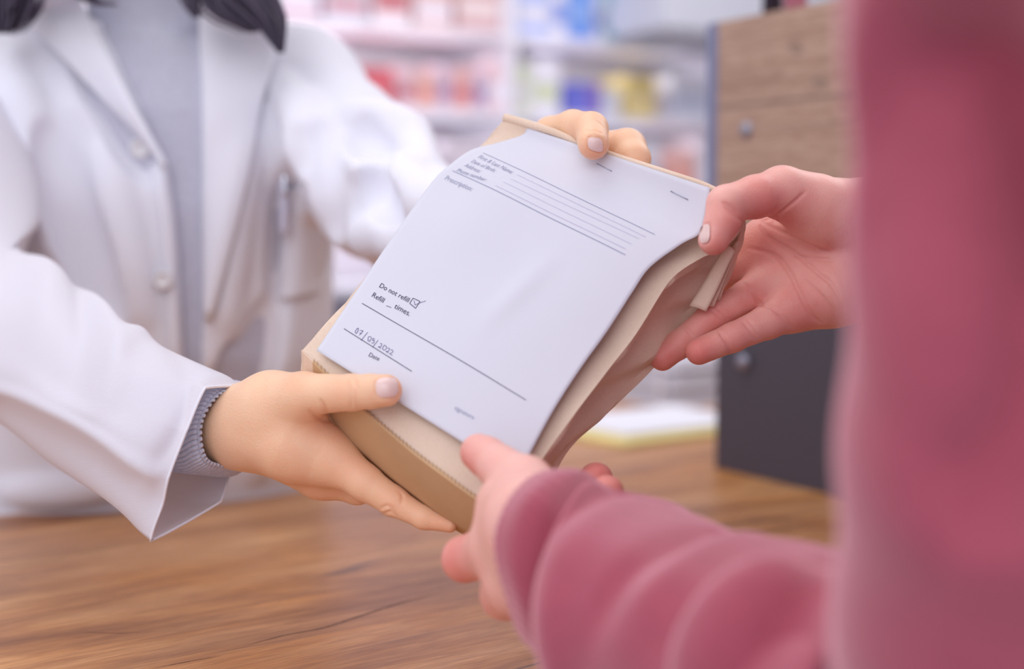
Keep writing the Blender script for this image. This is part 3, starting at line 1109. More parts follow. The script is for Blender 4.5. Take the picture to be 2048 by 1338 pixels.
for body, pa, pb, hs, m in (('Do not refill', (757, 575), (816, 606), 1.0, M_INK), ('Refill', (743, 594), (766, 607), 1.0, M_INK),
                            ('times.', (787, 617), (818, 634), 1.0, M_INK), ('Date', (738, 713), (757, 722), 1.0, M_INK),
                            ('Prescription:', (889, 360), (942, 384), 1.15, M_INKG), ('First & Last Name:', (955, 316), (1022, 349), 1.2, M_INKG),
                            ('Date of Birth:', (941, 325), (988, 346), 1.2, M_INKG), ('Address:', (927, 333), (958, 347), 1.2, M_INKG),
                            ('Phone number:', (912, 343), (969, 363), 1.2, M_INKG), ('signature', (909, 820), (946, 840), 1.0, M_INKG)):
    put('printed_text', [text_geo(body, pa, pb, hs)], m)
put('ruled_line', [ribbon((725, 607), (1051, 801), 0.0004, M_INK), ribbon((688, 658), (825, 743), 0.0004, M_INK),
                   ribbon((772, 611), (783, 617), 0.0003, M_INK)], M_INK)
put('ruled_line', [ribbon((905, 342), (1251, 511), 0.0005, M_INK), ribbon((967, 307), (1310, 469), 0.0004, M_INK)], M_INKG)
put('ruled_line', [ribbon((990, 372), (1251, 499), 0.0004, M_INK), ribbon((1007, 364), (1264, 488), 0.0003, M_INK), ribbon((1022, 358), (1278, 477), 0.0003, M_INK),
                   ribbon((1034, 351), (1292, 474), 0.0003, M_INK)], M_INKL)
cb = [(826, 597), (841, 605), (832, 617), (820, 608)]
put('check_box', [ribbon(cb[i], cb[(i + 1) % 4], 0.0004, M_INK, n=4) for i in range(4)], M_INK)
put('check_mark', [ribbon(a_, b2, 0.0003, M_BALL, n=4) for a_, b2 in (((829, 603), (831, 611)), ((831, 611), (838, 606)), ((838, 606), (851, 602)))], M_BALL)
# handwritten date 07/05/2022 as pen strokes
strokes = []


def glyph(ch, ox, oy, s_):
    """strokes in a frame: x along the ruled line, y up; returns list of polylines"""
    C = {'0': [[(0.5 + 0.45 * math.cos(t), 0.5 + 0.5 * math.sin(t)) for t in np.linspace(1.6, 1.6 + 6.28, 13)]],
         '7': [[(0, 0.95), (0.9, 1.0), (0.35, 0)], [(0.2, 0.5), (0.85, 0.52)]],
         '5': [[(0.85, 1), (0.25, 0.95), (0.2, 0.55), (0.7, 0.6), (0.85, 0.3), (0.5, 0), (0.1, 0.05)]],
         '2': [[(0.05, 0.75), (0.4, 1.0), (0.8, 0.75), (0.5, 0.35), (0.05, 0.02), (0.9, 0.05)]],
         '/': [[(0.0, -0.6), (0.75, 1.35)]]}
    return [[(ox + x * s_, oy + y * s_) for x, y in pl] for pl in C[ch]]


e1 = np.array([113.0, 70.0]) / 133
e2 = np.array([0.42, -0.91])
for ch, posx in (('0', 0), ('7', 9.5), ('/', 19), ('0', 30), ('5', 38.5), ('/', 45), ('2', 56), ('0', 65), ('2', 74), ('2', 82)):
    pen = []
    for pl in glyph(ch, 0, 0, 1):
        sy = 11 if ch != '/' else 10
        pts = [np.array([708, 667]) + e1 * (posx + x * 7.2) + e2 * (1.5 + y * sy) for x, y in pl]
        for a_, b2 in zip(pts[:-1], pts[1:]):
            pen.append(ribbon(tuple(a_), tuple(b2), 0.00032, M_BALL, n=2))
    put('handwritten_digit', pen, M_BALL)
for pa, pb in (((1193, 329), (1224, 343)), ((1341, 385), (1376, 402))):
    a_, b2 = uv_of(*pa), uv_of(*pb)
    pts = [sheet(a_[0], a_[1], 0.0010)[0], sheet(a_[0], a_[1], 0.0019)[0], sheet(b2[0], b2[1], 0.0019)[0], sheet(b2[0], b2[1], 0.0010)[0]]
    V, Fc = tube(pts, 0.00028, 6)
    obj('staple', V, Fc, M_STEEL, sheet_o)

# bag: rows from the rolled rim down to the glued end; front polyline, then right gusset, back, left gusset
rowsF = []
BL_ = [(1012, 236, .931), (1003, 250, .931), (968, 284, .930), (928, 318, .927), (882, 352, .921), (848, 390, .917), (784, 478, .901), (722, 562, .885), (676, 620, .874), (612, 690, .857), (602, 699, .853)]
BR_ = [(1440, 386, .851), (1484, 440, .855), (1448, 488, .854), (1401, 514, .852), (1351, 546, .849), (1318, 590, .845), (1264, 676, .835), (1206, 750, .824), (1150, 825, .811), (1068, 940, .796), (1018, 1040, .786)]
CR_ = [(1443, 382, .858), (1490, 440, .866), (1478, 500, .880), (1462, 552, .886), (1436, 592, .890), (1382, 634, .892), (1338, 700, .886), (1286, 758, .876), (1206, 835, .862), (1122, 924, .846), (1045, 1130, .832)]
CL_ = [(1014, 232, .939), (1004, 246, .945), (972, 282, .952), (935, 316, .955), (890, 350, .953), (856, 392, .950), (792, 480, .936), (730, 566, .921), (684, 630, .910), (608, 735, .893), (606, 806, .885)]
NB = 64


def quad3(a, m_, b, t):
    """curve through a, m_ (t=.5), b"""
    return a * (2 * (t - .5) * (t - 1))[:, None] + m_ * (4 * t * (1 - t))[:, None] + b * (2 * t * (t - .5))[:, None]


nr_ = len(BL_)
tt = np.linspace(0, nr_ - 1, 150)
FLa, FRa, CRa, CLa = [catmull(np.array([PP(p) for p in q]), tt) for q in (BL_, BR_, CR_, CL_)]
nf, ng = 44, 14
ringsV = []
s1 = np.linspace(0, 1, nf)
s2 = np.linspace(0, 1, ng + 2)[1:-1]
for i, t in enumerate(tt):
    fl_, fr_, cr_, cl_ = FLa[i], FRa[i], CRa[i], CLa[i]
    mid = (fl_ + fr_) / 2 - SN * 0.0012
    if t > 8.9:      # the end folds bow downwards between the corners
        kk = (t - 8.9) / 1.1
        mid = mid - UP * 0.0062 * kk
    fr = quad3(fl_, mid, fr_, s1)
    # keep the front just behind the sheet of paper
    fr = fr - SN * 0.0010
    # crumple
    cr1 = 0.0006 * np.sin(23 * s1 + 1.7 * t) * np.sin(2.3 * t + 5 * s1)
    fr = fr + SN * (cr1 - 0.0004)[:, None]
    inward = (cl_ - cr_) / np.linalg.norm(cl_ - cr_)
    pin = 0.013 * math.sin(math.pi * min(1, max(0, (t - 0.6) / 9.2)))
    tri = 1 - np.abs(2 * s2 - 1)
    dent = 0.006 * np.exp(-((t - 6.0) / 0.55) ** 2) * np.maximum(0, 1 - np.abs(s2 - 0.72) / 0.25) - 0.004 * np.exp(-((t - 7.6) / 0.5) ** 2) * np.sin(math.pi * s2) \
        + 0.0022 * np.sin(3.1 * t + 9 * s2)
    gR = fr_ * (1 - s2)[:, None] + cr_ * s2[:, None] + inward * (pin * tri - dent)[:, None]
    gR = gR - SN * 0.001
    bmid = (cl_ + cr_) / 2 - SN * (0.004 if t > 1 else 0.0)
    if t > 8.9:
        bmid = bmid - UP * 0.009 * kk
    bk_ = quad3(cr_, bmid, cl_, s1)
    gL = cl_ * (1 - s2)[:, None] + fl_ * s2[:, None] - inward * (pin * 0.7 * tri + 0.0010 * np.sin(2.7 * t + 8 * s2))[:, None]
    ringsV.append(np.vstack([fr, gR, bk_, gL]))
RVn = np.array(ringsV)
nc = RVn.shape[1]
V = RVn.reshape(-1, 3)
Fc = grid_faces(len(tt), nc, True)
# closed end between the last front line and the last back line
last = RVn[-1]
fr, bk_ = last[:nf], last[nf + ng:nf + ng + nf][::-1]
endrows = []
ne = 14
for j in range(1, ne):
    s_ = j / ne
    row = fr * (1 - s_) + bk_ * s_
    puff = 0.004 * math.sin(math.pi * s_)
    row = row - UP * puff + (0.0007 * np.sin(30 * s1 + 7 * s_) * math.sin(math.pi * s_))[:, None] * FW
    endrows.append(row)
base = (len(tt) - 1) * nc
nV = len(V)
V = np.vstack([V] + endrows)
idr = [[base + i for i in range(nf)]] + [[nV + r * nf + i for i in range(nf)] for r in range(ne - 1)] + [[base + nf + ng + (nf - 1 - i) for i in range(nf)]]
for r in range(ne):
    for i in range(nf - 1):
        Fc.append((idr[r][i], idr[r][i + 1], idr[r + 1][i + 1], idr[r + 1][i]))
body_b = obj('bag_body', V, Fc, M_KRAFT, bag, solid=0.0003)
body_b.data.set_sharp_from_angle(angle=math.radians(28))

# rolled rim along the top
rp = [P(1010, 236, .934), P(1100, 262, .916), P(1200, 303, .897), P(1330, 345, .872), P(1400, 368, .860), P(1442, 386, .854)]
V, Fc = tube(rp, [0.0030, 0.0026, 0.0024, 0.0022, 0.0022, 0.0020], 12, 60)
obj('rolled_rim', V, Fc, M_KRAFT, bag)

# pleats of the folded gusset under the customer's thumb
for k, pts in enumerate((
        [(1452, 486, .862), (1378, 611, .872), (1412, 622, .868), (1470, 500, .858)],
        [(1462, 490, .868), (1404, 616, .876), (1428, 612, .872), (1480, 480, .862)],
        [(1472, 480, .874), (1418, 606, .880), (1441, 598, .876), (1487, 444, .864)])):
    c4 = [PP(p) for p in pts]
    G = []
    for i in range(16):
        a_ = c4[0] * (1 - i / 15) + c4[1] * i / 15
        b2 = c4[3] * (1 - i / 15) + c4[2] * i / 15
        for j in range(6):
            G.append(a_ * (1 - j / 5) + b2 * j / 5 + SN * (-0.0015 * abs(j - 2.5) / 2.5 + 0.0008 * math.sin(i * 0.5 + k)))
    obj('pleat', G, grid_faces(16, 6), M_KRAFT, bag, solid=0.0003)

# serrated glued flap across the end
G = []
nz = 300
z0 = RVn[int(len(tt) * 0.955)][:nf]
rowA = RVn[-1][:nf]
ts = np.linspace(0.06, 0.94, nz)
ia = ts * (nf - 1)
edge = np.stack([np.interp(ia, np.arange(nf), rowA[:, k]) for k in range(3)], 1)
upv = np.stack([np.interp(ia, np.arange(nf), z0[:, k]) for k in range(3)], 1) - edge
upv /= np.linalg.norm(upv, axis=1, keepdims=True)
low = np.stack([np.interp(ia, np.arange(nf), endrows[3][:, k]) for k in range(3)], 1)
M_KRAFT_SHADE = mat('kraft_flap_shade', (0.60, 0.39, 0.22, 1), rough=0.7, spec=0.2, bump=(60, 0.3, 0.001), vary=(30, (0.53, 0.33, 0.18, 1), 0.8))  # darker kraft: shade of the downward-facing end put into the colour
zz = 0.0008 + 0.0018 * np.abs(((np.arange(nz) / 3.0) % 2) - 1)
r1 = edge + upv * zz[:, None] + SN * 0.0014
r2 = edge + SN * 0.0014 - UP * 0.0005
r3 = low - UP * 0.0012 + SN * 0.0006
low2 = np.stack([np.interp(ia, np.arange(nf), endrows[8][:, k]) for k in range(3)], 1) - UP * 0.0011
low3 = np.stack([np.interp(ia, np.arange(nf), endrows[12][:, k]) for k in range(3)], 1) - UP * 0.0009
G = np.vstack([r1, r2, r3, low2, low3])
fo = obj('serrated_flap', G, grid_faces(5, nz), M_KRAFT_SHADE, bag, solid=0.0003)
fo.data.set_sharp_from_angle(angle=math.radians(20))
fo['label'] = 'glued flap with a saw-tooth edge, shade painted into its brown'

# ------------------------------------------------------------------ pharmacist
ph = empty('person', P(290, 1100, 1.48) * np.array([1, 1, 0]))
tag(ph, 'person in white lab coat over grey sweater handing over the bag from behind the counter', 'person')

# hand A: nearest to the left sleeve
VA, QA, FA, NA, fldA = hand(
    palm=[[(330, 850, .955, .024), (400, 858, .915, .0215), (485, 856, .892, .0232), (530, 852, .883, .0242), (595, 882, .872, .0236), (652, 915, .868, .0172)],
          [(485, 850, .895, .02), (545, 812, .872, .0185), (600, 802, .855, .0150)],
          [(520, 875, .905, .0185), (640, 958, .886, .0118)],
          [(560, 850, .90, .020), (640, 900, .90, .013)]],
    fingers=[
        [(560, 806, .868, .0150), (610, 789, .846, .0128), (705, 785, .826, .0104), (740, 783, .820, .0097), (772, 781, .8165, .0094)],
        [(650, 905, .866, .0150), (730, 965, .857, .0108), (786, 1002, .852, .0089), (848, 1036, .846, .0066), (900, 1051, .842, .0043)],
        [(640, 950, .886, .0128), (715, 978, .884, .0095), (790, 950, .908, .0088), (850, 930, .912, .008)],
        [(630, 930, .905, .0115), (710, 920, .926, .009), (790, 890, .926, .0085)],
        [(610, 900, .915, .0105), (690, 870, .936, .0085), (760, 840, .934, .008)]],
    creases=[([(705, 752), (712, 772), (711, 798), (716, 818)], (.78, .86), .0004),
             ([(697, 757), (701, 785), (704, 815)], (.78, .86), .0003),
             ([(640, 800), (655, 826), (672, 850)], (.78, .9), .0008),
             ([(618, 822), (640, 838), (664, 842)], (.78, .9), .0006),
             ([(760, 1018), (775, 1012), (788, 1022)], (.8, .9), .0004),
             ([(768, 1028), (782, 1024), (794, 1034)], (.8, .9), .0004),
             ([(800, 984), (806, 994), (802, 1006)], (.8, .9), .0003)],
    nails=[([(751, 756), (795, 753), (797, 793), (753, 797)], (.78, .84))],
    flush=[(790, 782, .81, .012, .5), (660, 830, .85, .02, .45), (700, 785, .82, .015, .25), (790, 1005, .845, .02, .4), (700, 950, .85, .03, .3),
           (640, 975, .87, .03, .45), (900, 1051, .84, .02, .5), (560, 930, .87, .03, .3), (590, 760, .84, .01, .3)])
# hand B: at the top of the bag
VB, QB, FB, NB_, fldB = hand(
    palm=[[(880, 455, 1.12, .026), (960, 430, 1.08, .0225), (1040, 385, 1.02, .0235), (1110, 350, .985, .018)],
          [(1000, 380, 1.05, .02), (1060, 330, .985, .0165)]],
    fingers=[
        [(1050, 325, .985, .0155), (1104, 273, .945, .0130), (1146, 255, .924, .0112), (1182, 258, .902, .0106), (1187, 288, .8835, .0098)],
        [(1120, 345, .985, .0135), (1205, 300, .955, .0125), (1254, 296, .936, .0124), (1266, 318, .925, .0112), (1262, 372, .917, .009), (1235, 405, .914, .008)],
        [(1110, 365, .99, .013), (1215, 350, .968, .0115), (1225, 420, .935, .009), (1190, 450, .935, .008)],
        [(1090, 385, 1.0, .012), (1190, 400, .975, .0105), (1190, 460, .945, .008)],
        [(1070, 405, 1.01, .011), (1150, 440, .985, .0095), (1150, 480, .955, .0075)]],
    creases=[([(1190, 240), (1202, 247), (1212, 258)], (.86, .93), .0003), ([(1172, 262), (1188, 260), (1204, 266)], (.86, .93), .0002),
             ([(1220, 272), (1232, 262), (1246, 258)], (.90, .97), .0006)],
    nails=[([(1175, 273), (1205, 277), (1207, 306), (1176, 299)], (.84, .90))],
    flush=[(1187, 315, .875, .012, .8), (1150, 280, .90, .012, .5), (1225, 290, .93, .01, .3)])

# arms, neck, head as one coarser body
EL_A, SH_A = P(-40, 690, 1.12), P(-70, 215, 1.33)
EL_B, SH_B = P(758, 395, 1.262), P(610, 175, 1.37)
NECK = P(292, 40, 1.37)
WAIST = P(290, 1000, 1.475)
bodyf = Field([EL_A, SH_A, EL_B, SH_B, NECK + UPZ * 0.36, WAIST, P(480, 856, .893), P(960, 400, 1.08)], 0.09, 0.005)
B = bodyf
B.cone(B.F, EL_A, P(400, 858, .918), .034, .020, .02)
B.cone(B.F, SH_A, EL_A, .034, .032, .01)
B.cone(B.F, EL_B, P(960, 432, 1.08), .025, .020, .01)
B.cone(B.F, SH_B, EL_B, .028, .025, .01)
B.cone(B.F, WAIST, NECK - UPZ * .10 + f0 * .03, .095, .085, .03)
B.cone(B.F, SH_A, SH_B, .034, .034, .02)
B.cone(B.F, NECK - UPZ * .06 + f0 * .02, NECK + UPZ * .10, .05, .048, .03)
HD = NECK + UPZ * 0.215
B.cone(B.F, HD, HD + UPZ * .03 + f0 * .01, .075, .078, .02)
B.cone(B.F, HD - UPZ * .065 - f0 * .035, HD - f0 * .02, .036, .055, .03)
B.cone(B.F, HD - UPZ * .035 - f0 * .098, HD - f0 * .078, .010, .006, .012)
for s_ in (-1, 1):
    B.cone(B.F, HD + RT * s_ * .078 - UPZ * .02, HD + RT * s_ * .08 + UPZ * .012, .010, .013, .006)
    B.carve(HD + RT * s_ * .030 - f0 * .092, HD + RT * s_ * .034 - f0 * .09, .010, .012)
B.carve(HD - UPZ * .062 - f0 * .080 - RT * .02, HD - UPZ * .062 - f0 * .080 + RT * .02, .004, .006)
VC, QC = B.mesh(1)


def body_obj(name, parts, m, parent):
    V = np.vstack([p[0] for p in parts])
    n = 0
    Qs = []
    for p in parts:
        Qs.append(p[1] + n)
        n += len(p[0])
    Qs = np.vstack(Qs)
    o = obj(name, V, Qs, m, parent)
    fl = np.concatenate([p[2] for p in parts])
    at = o.data.attributes.new('flush', 'FLOAT', 'POINT')
    at.data.foreach_set('value', fl.astype(np.float32))
    return o


body1 = body_obj('body', [(VA, QA, FA), (VB, QB, FB), (VC, QC, np.zeros(len(VC)))], M_SKIN1, ph)
for nv, nf_ in NA + NB_:
    obj('fingernail', nv, nf_, M_NAIL, ph)


# torso under the clothes
def torso_sdf(fld, tgt, secs, k, off=0.0):
    """secs: list of (centre, half width, half depth, width direction)"""
    zs = [s[0][2] for s in secs]
    lo = np.min([s[0] for s in secs], 0) - 0.35
    hi = np.max([s[0] for s in secs], 0) + 0.35
    sl, X, Y, Z = fld.sub(lo, hi)
    zz_ = fld.ax[2][sl[2]]
    order = np.argsort(zs)
    zs_ = np.array(zs)[order]
    cx_ = np.interp(zz_, zs_, np.array([secs[i][0][0] for i in order]))
    cy_ = np.interp(zz_, zs_, np.array([secs[i][0][1] for i in order]))
    a_ = np.interp(zz_, zs_, np.array([secs[i][1] for i in order])) + off
    b2 = np.interp(zz_, zs_, np.array([secs[i][2] for i in order])) + off
    ang = np.interp(zz_, zs_, np.array([secs[i][3] for i in order]))
    ca, sa = np.cos(ang), np.sin(ang)
    x, y = X - cx_[None, None, :], Y - cy_[None, None, :]
    xr, yr = x * ca + y * sa, -x * sa + y * ca
    e_ = (np.abs(xr / a_) ** 2.5 + np.abs(yr / b2) ** 2.5) ** 0.4
    d = (e_ - 1) * np.minimum(a_, b2)
    top = Z - (zs_[-1] + off)
    bot = (zs_[0]) - Z
    d = np.maximum(np.maximum(d, top), bot)
    tgt[sl] = smin(tgt[sl], d.astype(np.float32), k)


angc = -YAW          # facing the camera
secs = [(P(300, 1180, 1.49), .185, .125, 0.0), (P(295, 960, 1.462), .172, .120, -0.08), (P(300, 700, 1.405), .168, .118, -0.3),
        (P(296, 420, 1.392), .170, .112, angc), (P(290, 230, 1.378), .165, .100, angc), (P(290, 130, 1.368), .140, .070, angc), (P(290, 90, 1.368), .09, .055, angc)]
ALLT = [s[0] for s in secs] + [EL_B, P(960, 400, 1.08), SH_A, SH_B]
sw = Field([s[0] for s in secs] + [NECK + UPZ * .06], 0.2, 0.004)
torso_sdf(sw, sw.F, secs, 0.03)
sw.cone(sw.F, NECK - UPZ * .10 + f0 * .02, NECK + UPZ * .045, .062, .054, .03)
for r in range(3):
    zc = NECK + UPZ * (-0.004 + 0.014 * r)
VS, QS = sw.mesh(2)
# knit ribs around the collar
cen = NECK
rel = VS - cen
az = np.arctan2(rel @ f0, rel @ RT)
wgt = np.clip((VS[:, 2] - (NECK[2] - 0.03)) / 0.02, 0, 1)
out = rel.copy()
out[:, 2] = 0
out /= np.linalg.norm(out, axis=1, keepdims=True) + 1e-9
sweater = obj('sweater', VS, QS, M_SWEAT, ph)

# coat body with the sleeve at the top of the bag
ct = Field(ALLT, 0.20, 0.0034)
torso_sdf(ct, ct.F, secs, 0.02, 0.011)
ct.cone(ct.F, P(430, 125, 1.36), SH_B, .048, .051, .03)
ct.cone(ct.F, P(150, 120, 1.36), SH_A, .050, .060, .04)
ct.cone(ct.F, SH_A + UPZ * .004, SH_A * .72 + EL_A * .28, .066, .052, .02)
sleeve = [(SH_B, .051), (P(685, 295, 1.31), .057), (P(760, 385, 1.25), .055), (P(830, 440, 1.18), .046), (P(905, 458, 1.12), .040), (P(950, 436, 1.085), .038)]
for (a_, ra), (b2, rb) in zip(sleeve[:-1], sleeve[1:]):
    ct.cone(ct.F, a_, b2, ra, rb, .025)
# folds: raised ridges and hollows in the cloth


def ridge(fld, pts, r, k, carve=False, rng=(1.0, 1.6), sink=0.6):
    pts = np.array(pts, float)
    m = max(2, int(np.abs(np.diff(pts, axis=0)).sum() / 14))
    pts = catmull(pts, np.linspace(0, len(pts) - 1, m))
    hp = []
    for q in pts:
        d = fld.hit(q[0], q[1], rng[0], rng[1], 0.002)
        hp.append(None if d is None else P(q[0], q[1], d + (r * sink if not carve else -r * 0.25)))
    for i, (a_, b2) in enumerate(zip(hp[:-1], hp[1:])):
        if a_ is None or b2 is None or np.linalg.norm(a_ - b2) > 0.05:
            continue
        t = (i + .5) / len(hp)
        rr = r * min(1, 0.4 + 2.2 * min(t, 1 - t))
        if carve:
            fld.carve(a_, b2, rr, k)
        else:
            fld.cone(fld.F, a_, b2, rr, rr, k)


ridges = [([(75, 190), (120, 420), (185, 640), (250, 800)], .012), ([(30, 120), (70, 300), (120, 520)], .010), ([(210, 300), (245, 450), (285, 640)], .011),
          ([(690, 235), (760, 250), (810, 275), (850, 330)], .012), ([(700, 330), (790, 350), (860, 420)], .010), ([(610, 200), (660, 330), (690, 470)], .012),
          ([(500, 260), (470, 420), (450, 640)], .008), ([(560, 640), (530, 800), (510, 940)], .010), ([(715, 480), (780, 470), (830, 500)], .010),
          ([(20, 980), (130, 975), (240, 960)], .008), ([(560, 160), (600, 240), (610, 340)], .008)]
hollows = [([(100, 260), (140, 420), (215, 620)], .010), ([(160, 110), (230, 230), (300, 340)], .007), ([(650, 250), (640, 380), (655, 520)], .012),
           ([(720, 250), (740, 330), (700, 420)], .010), ([(770, 300), (760, 380), (790, 420)], .008), ([(590, 260), (570, 420), (560, 600)], .007),
           ([(540, 620), (500, 760), (480, 900)], .009), ([(470, 700), (440, 850)], .007)]
for pts, r in ridges:
    ridge(ct, pts, r * 1.2, .016)
for pts, r in hollows:
    ridge(ct, pts, r * (1.3 if pts[0][0] < 560 else 0.85), .016, carve=True)
# the open front: remove cloth between the two front edges
open_poly = np.array([(165, -200), (205, 60), (292, 240), (333, 330), (350, 450), (362, 700), (368, 770), (402, 790), (408, 600), (407, 300), (401, 40), (392, -200)], float)
I = np.argwhere(np.abs(ct.F) < 0.05)
pw = ct.lo + I * ct.vox
qx, qy, qd = proj(pw)
ins = np.zeros(len(qx), bool)
j = len(open_poly) - 1
for i in range(len(open_poly)):
    xi, yi = open_poly[i]
    xj, yj = open_poly[j]
    c_ = ((yi > qy) != (yj > qy)) & (qx < (xj - xi) * (qy - yi) / (yj - yi + 1e-9) + xi)
    ins ^= c_
    j = i
dz = (pw - P(290, 500, 1.40)) @ f0
ins &= dz < 0.02
ct.F[I[ins, 0], I[ins, 1], I[ins, 2]] = np.maximum(ct.F[I[ins, 0], I[ins, 1], I[ins, 2]], 0.004)
# neck opening of the coat
cz = NECK - UPZ * 0.03
sl, X, Y, Z = ct.sub(cz - 0.2, cz + 0.3)
dn = 0.066 - np.sqrt((X - cz[0]) ** 2 + (Y - cz[1]) ** 2) + 0 * Z
top_only = np.where(Z > cz[2] - 0.06, dn, -1)
ct.F[sl] = np.maximum(ct.F[sl], top_only.astype(np.float32))
VT, QT = ct.mesh(2)

# left-hand sleeve (in focus), as a loft of rings: top, front-top, front, ridge, bottom, back-low, back, back-top
SL = [
    [(484, 774, .893), (410, 776, .862), (371, 862, .848), (336, 957, .844), (301, 1082, .852), (441, 1004, .900), (462, 932, .925), (497, 850, .925)],
    [(440, 748, .902), (368, 754, .872), (320, 845, .850), (288, 936, .847), (266, 1046, .872), (380, 1010, .925), (430, 900, .95), (455, 820, .945)],
    [(340, 690, .925), (285, 735, .885), (232, 818, .868), (202, 880, .864), (193, 996, .900), (290, 965, .960), (345, 860, .98), (355, 765, .970)],
    [(232, 640, .970), (182, 692, .922), (132, 770, .902), (102, 826, .900), (112, 930, .945), (185, 900, 1.00), (232, 800, 1.03), (242, 705, 1.02)],
    [(133, 548, 1.04), (82, 612, .972), (30, 700, .950), (0, 778, .950), (0, 845, 1.00), (60, 822, 1.07), (120, 720, 1.10), (142, 615, 1.09)],
    [(35, 490, 1.12), (-30, 565, 1.03), (-90, 680, 1.00), (-120, 770, 1.01), (-110, 825, 1.06), (-40, 790, 1.14), (15, 685, 1.18), (45, 570, 1.17)],
    [(78, 430, 1.20), (20, 455, 1.13), (-60, 490, 1.09), (-130, 520, 1.10), (-175, 520, 1.17), (-130, 480, 1.26), (-40, 440, 1.29), (52, 425, 1.27)],
    [(42, 190, 1.32), (-10, 195, 1.25), (-80, 200, 1.21), (-150, 215, 1.22), (-190, 220, 1.30), (-150, 205, 1.38), (-80, 190, 1.41), (12, 185, 1.40)]]


def sl_disp(r, c_):
    d = 0.0022 * np.sin(2.1 * r + 2 * np.pi * c_ * 2 + 0.6) * np.clip(r, 0, 1)
    d += 0.005 * np.exp(-((r - 3.25 + 1.0 * np.sin(2 * np.pi * c_)) / 0.28) ** 2) * np.clip(np.cos(2 * np.pi * (c_ - 0.1)), 0, 1)
    d -= 0.006 * np.exp(-((r - 3.75 + 0.8 * np.sin(2 * np.pi * c_)) / 0.25) ** 2) * np.clip(np.cos(2 * np.pi * (c_ - 0.08)), 0, 1)
    d += 0.006 * np.exp(-((r - 4.4 + 0.6 * np.sin(2 * np.pi * c_)) / 0.3) ** 2) * np.clip(np.cos(2 * np.pi * (c_ - 0.1)), 0, 1)
    d += 0.0045 * np.exp(-((c_ - 0.372) / 0.022) ** 2) * np.clip(r / 0.8, 0, 1) - 0.004 * np.exp(-((c_ - 0.435) / 0.035) ** 2)
    d += 0.005 * np.exp(-((r - 2.55) / 0.22) ** 2) * np.clip(np.cos(2 * np.pi * (c_ + .02)), 0, 1) ** 2
    d -= 0.003 * np.exp(-((r - 2.0 + 1.6 * np.sin(2 * np.pi * c_)) / 0.35) ** 2) * np.clip(np.cos(2 * np.pi * (c_ - 0.2)), 0, 1)
    return d


VL, FL = loft(SL, 150, 128, sl_disp, sharp=0.9)
coat = empty('lab_coat', P(290, 1000, 1.45))
coat.parent = ph
coat.matrix_parent_inverse = ph.matrix_basis.inverted()
bpy.context.view_layer.update()


def sub(o_parent, name, V, Fc, m, **k):
    o = obj(name, V, Fc, m, None, **k)
    o.parent = o_parent
    o.matrix_parent_inverse = o_parent.matrix_world.inverted()
    return o


V, Fc = merge([(VT, QT.tolist())])
sub(coat, 'coat_body', V, Fc, M_COAT)
sub(coat, 'coat_sleeve', VL, FL, M_THIN)
hemp = np.array(VL).reshape(150, 128, 3)[0]
V, Fc = tube(np.vstack([hemp, hemp[:1]]), 0.0009, 8, cap=False)
sub(coat, 'sleeve_hem', V, Fc, M_COAT)


def patch(fld, left, right, n, m_, lift, rng, bulge=0.004, dense=40):
    """cloth flap lying on a field between two px polylines"""
    A = catmull(np.array(left, float), np.linspace(0, len(left) - 1, dense))
    Bq = catmull(np.array(right, float), np.linspace(0, len(right) - 1, dense))
    G = []
    last = None
    for i in range(dense):
        for j in range(m_):
            t = j / (m_ - 1)
            q = A[i] * (1 - t) + Bq[i] * t
            d = fld.hit(q[0], q[1], rng[0], rng[1], 0.002)
            if d is None:
                d = last if last else sum(rng) / 2
            if last is not None and abs(d - last) > 0.012 and j > 0:
                d = last + np.sign(d - last) * 0.002
            last = d
            G.append([q[0], q[1], d - lift - bulge * math.sin(math.pi * t)])
        last = None
    G = np.array(G).reshape(dense, m_, 3)
    D = G[..., 2]
    for _ in range(6):
        D[1:-1] = (D[:-2] + D[1:-1] * 2 + D[2:]) / 4
        D[:, 1:-1] = (D[:, :-2] + D[:, 1:-1] * 2 + D[:, 2:]) / 4
    V = [P(*g) for g in G.reshape(-1, 3)]
    return V, grid_faces(dense, m_)


V, Fc = patch(ct, [(150, -90), (100, -25), (55, 36), (132, 122), (215, 208), (290, 285), (328, 335)], [(190, -90), (170, -30), (160, -5), (196, 70), (246, 165), (296, 262), (334, 330)], 0, 14, .014, (1.1, 1.5), .008)
sub(coat, 'lapel', V, Fc, M_COAT, solid=0.003)
V, Fc = patch(ct, [(398, -60), (399, 50), (405, 200), (405, 380), (408, 640)], [(560, -30), (548, 120), (523, 215), (496, 360), (424, 640)], 0, 14, .005, (1.1, 1.5), .004)
sub(coat, 'lapel', V, Fc, M_COAT, solid=0.002)
# button edge of the coat
for side, (L_, R_) in enumerate((([(300, 330), (322, 450), (334, 600), (340, 760)], [(336, 330), (352, 450), (363, 620), (368, 770)]), )):
    V, Fc = patch(ct, L_, R_, 0, 8, .003, (1.1, 1.5), .003)
    sub(coat, 'placket', V, Fc, M_COAT, solid=0.002)
# pocket
V, Fc = patch(ct, [(562, 384), (568, 450), (566, 520), (560, 600)], [(648, 366), (655, 440), (652, 520), (640, 585)], 0, 12, .004, (1.1, 1.5), .004)
sub(coat, 'pocket', V, Fc, M_COAT, solid=0.002)


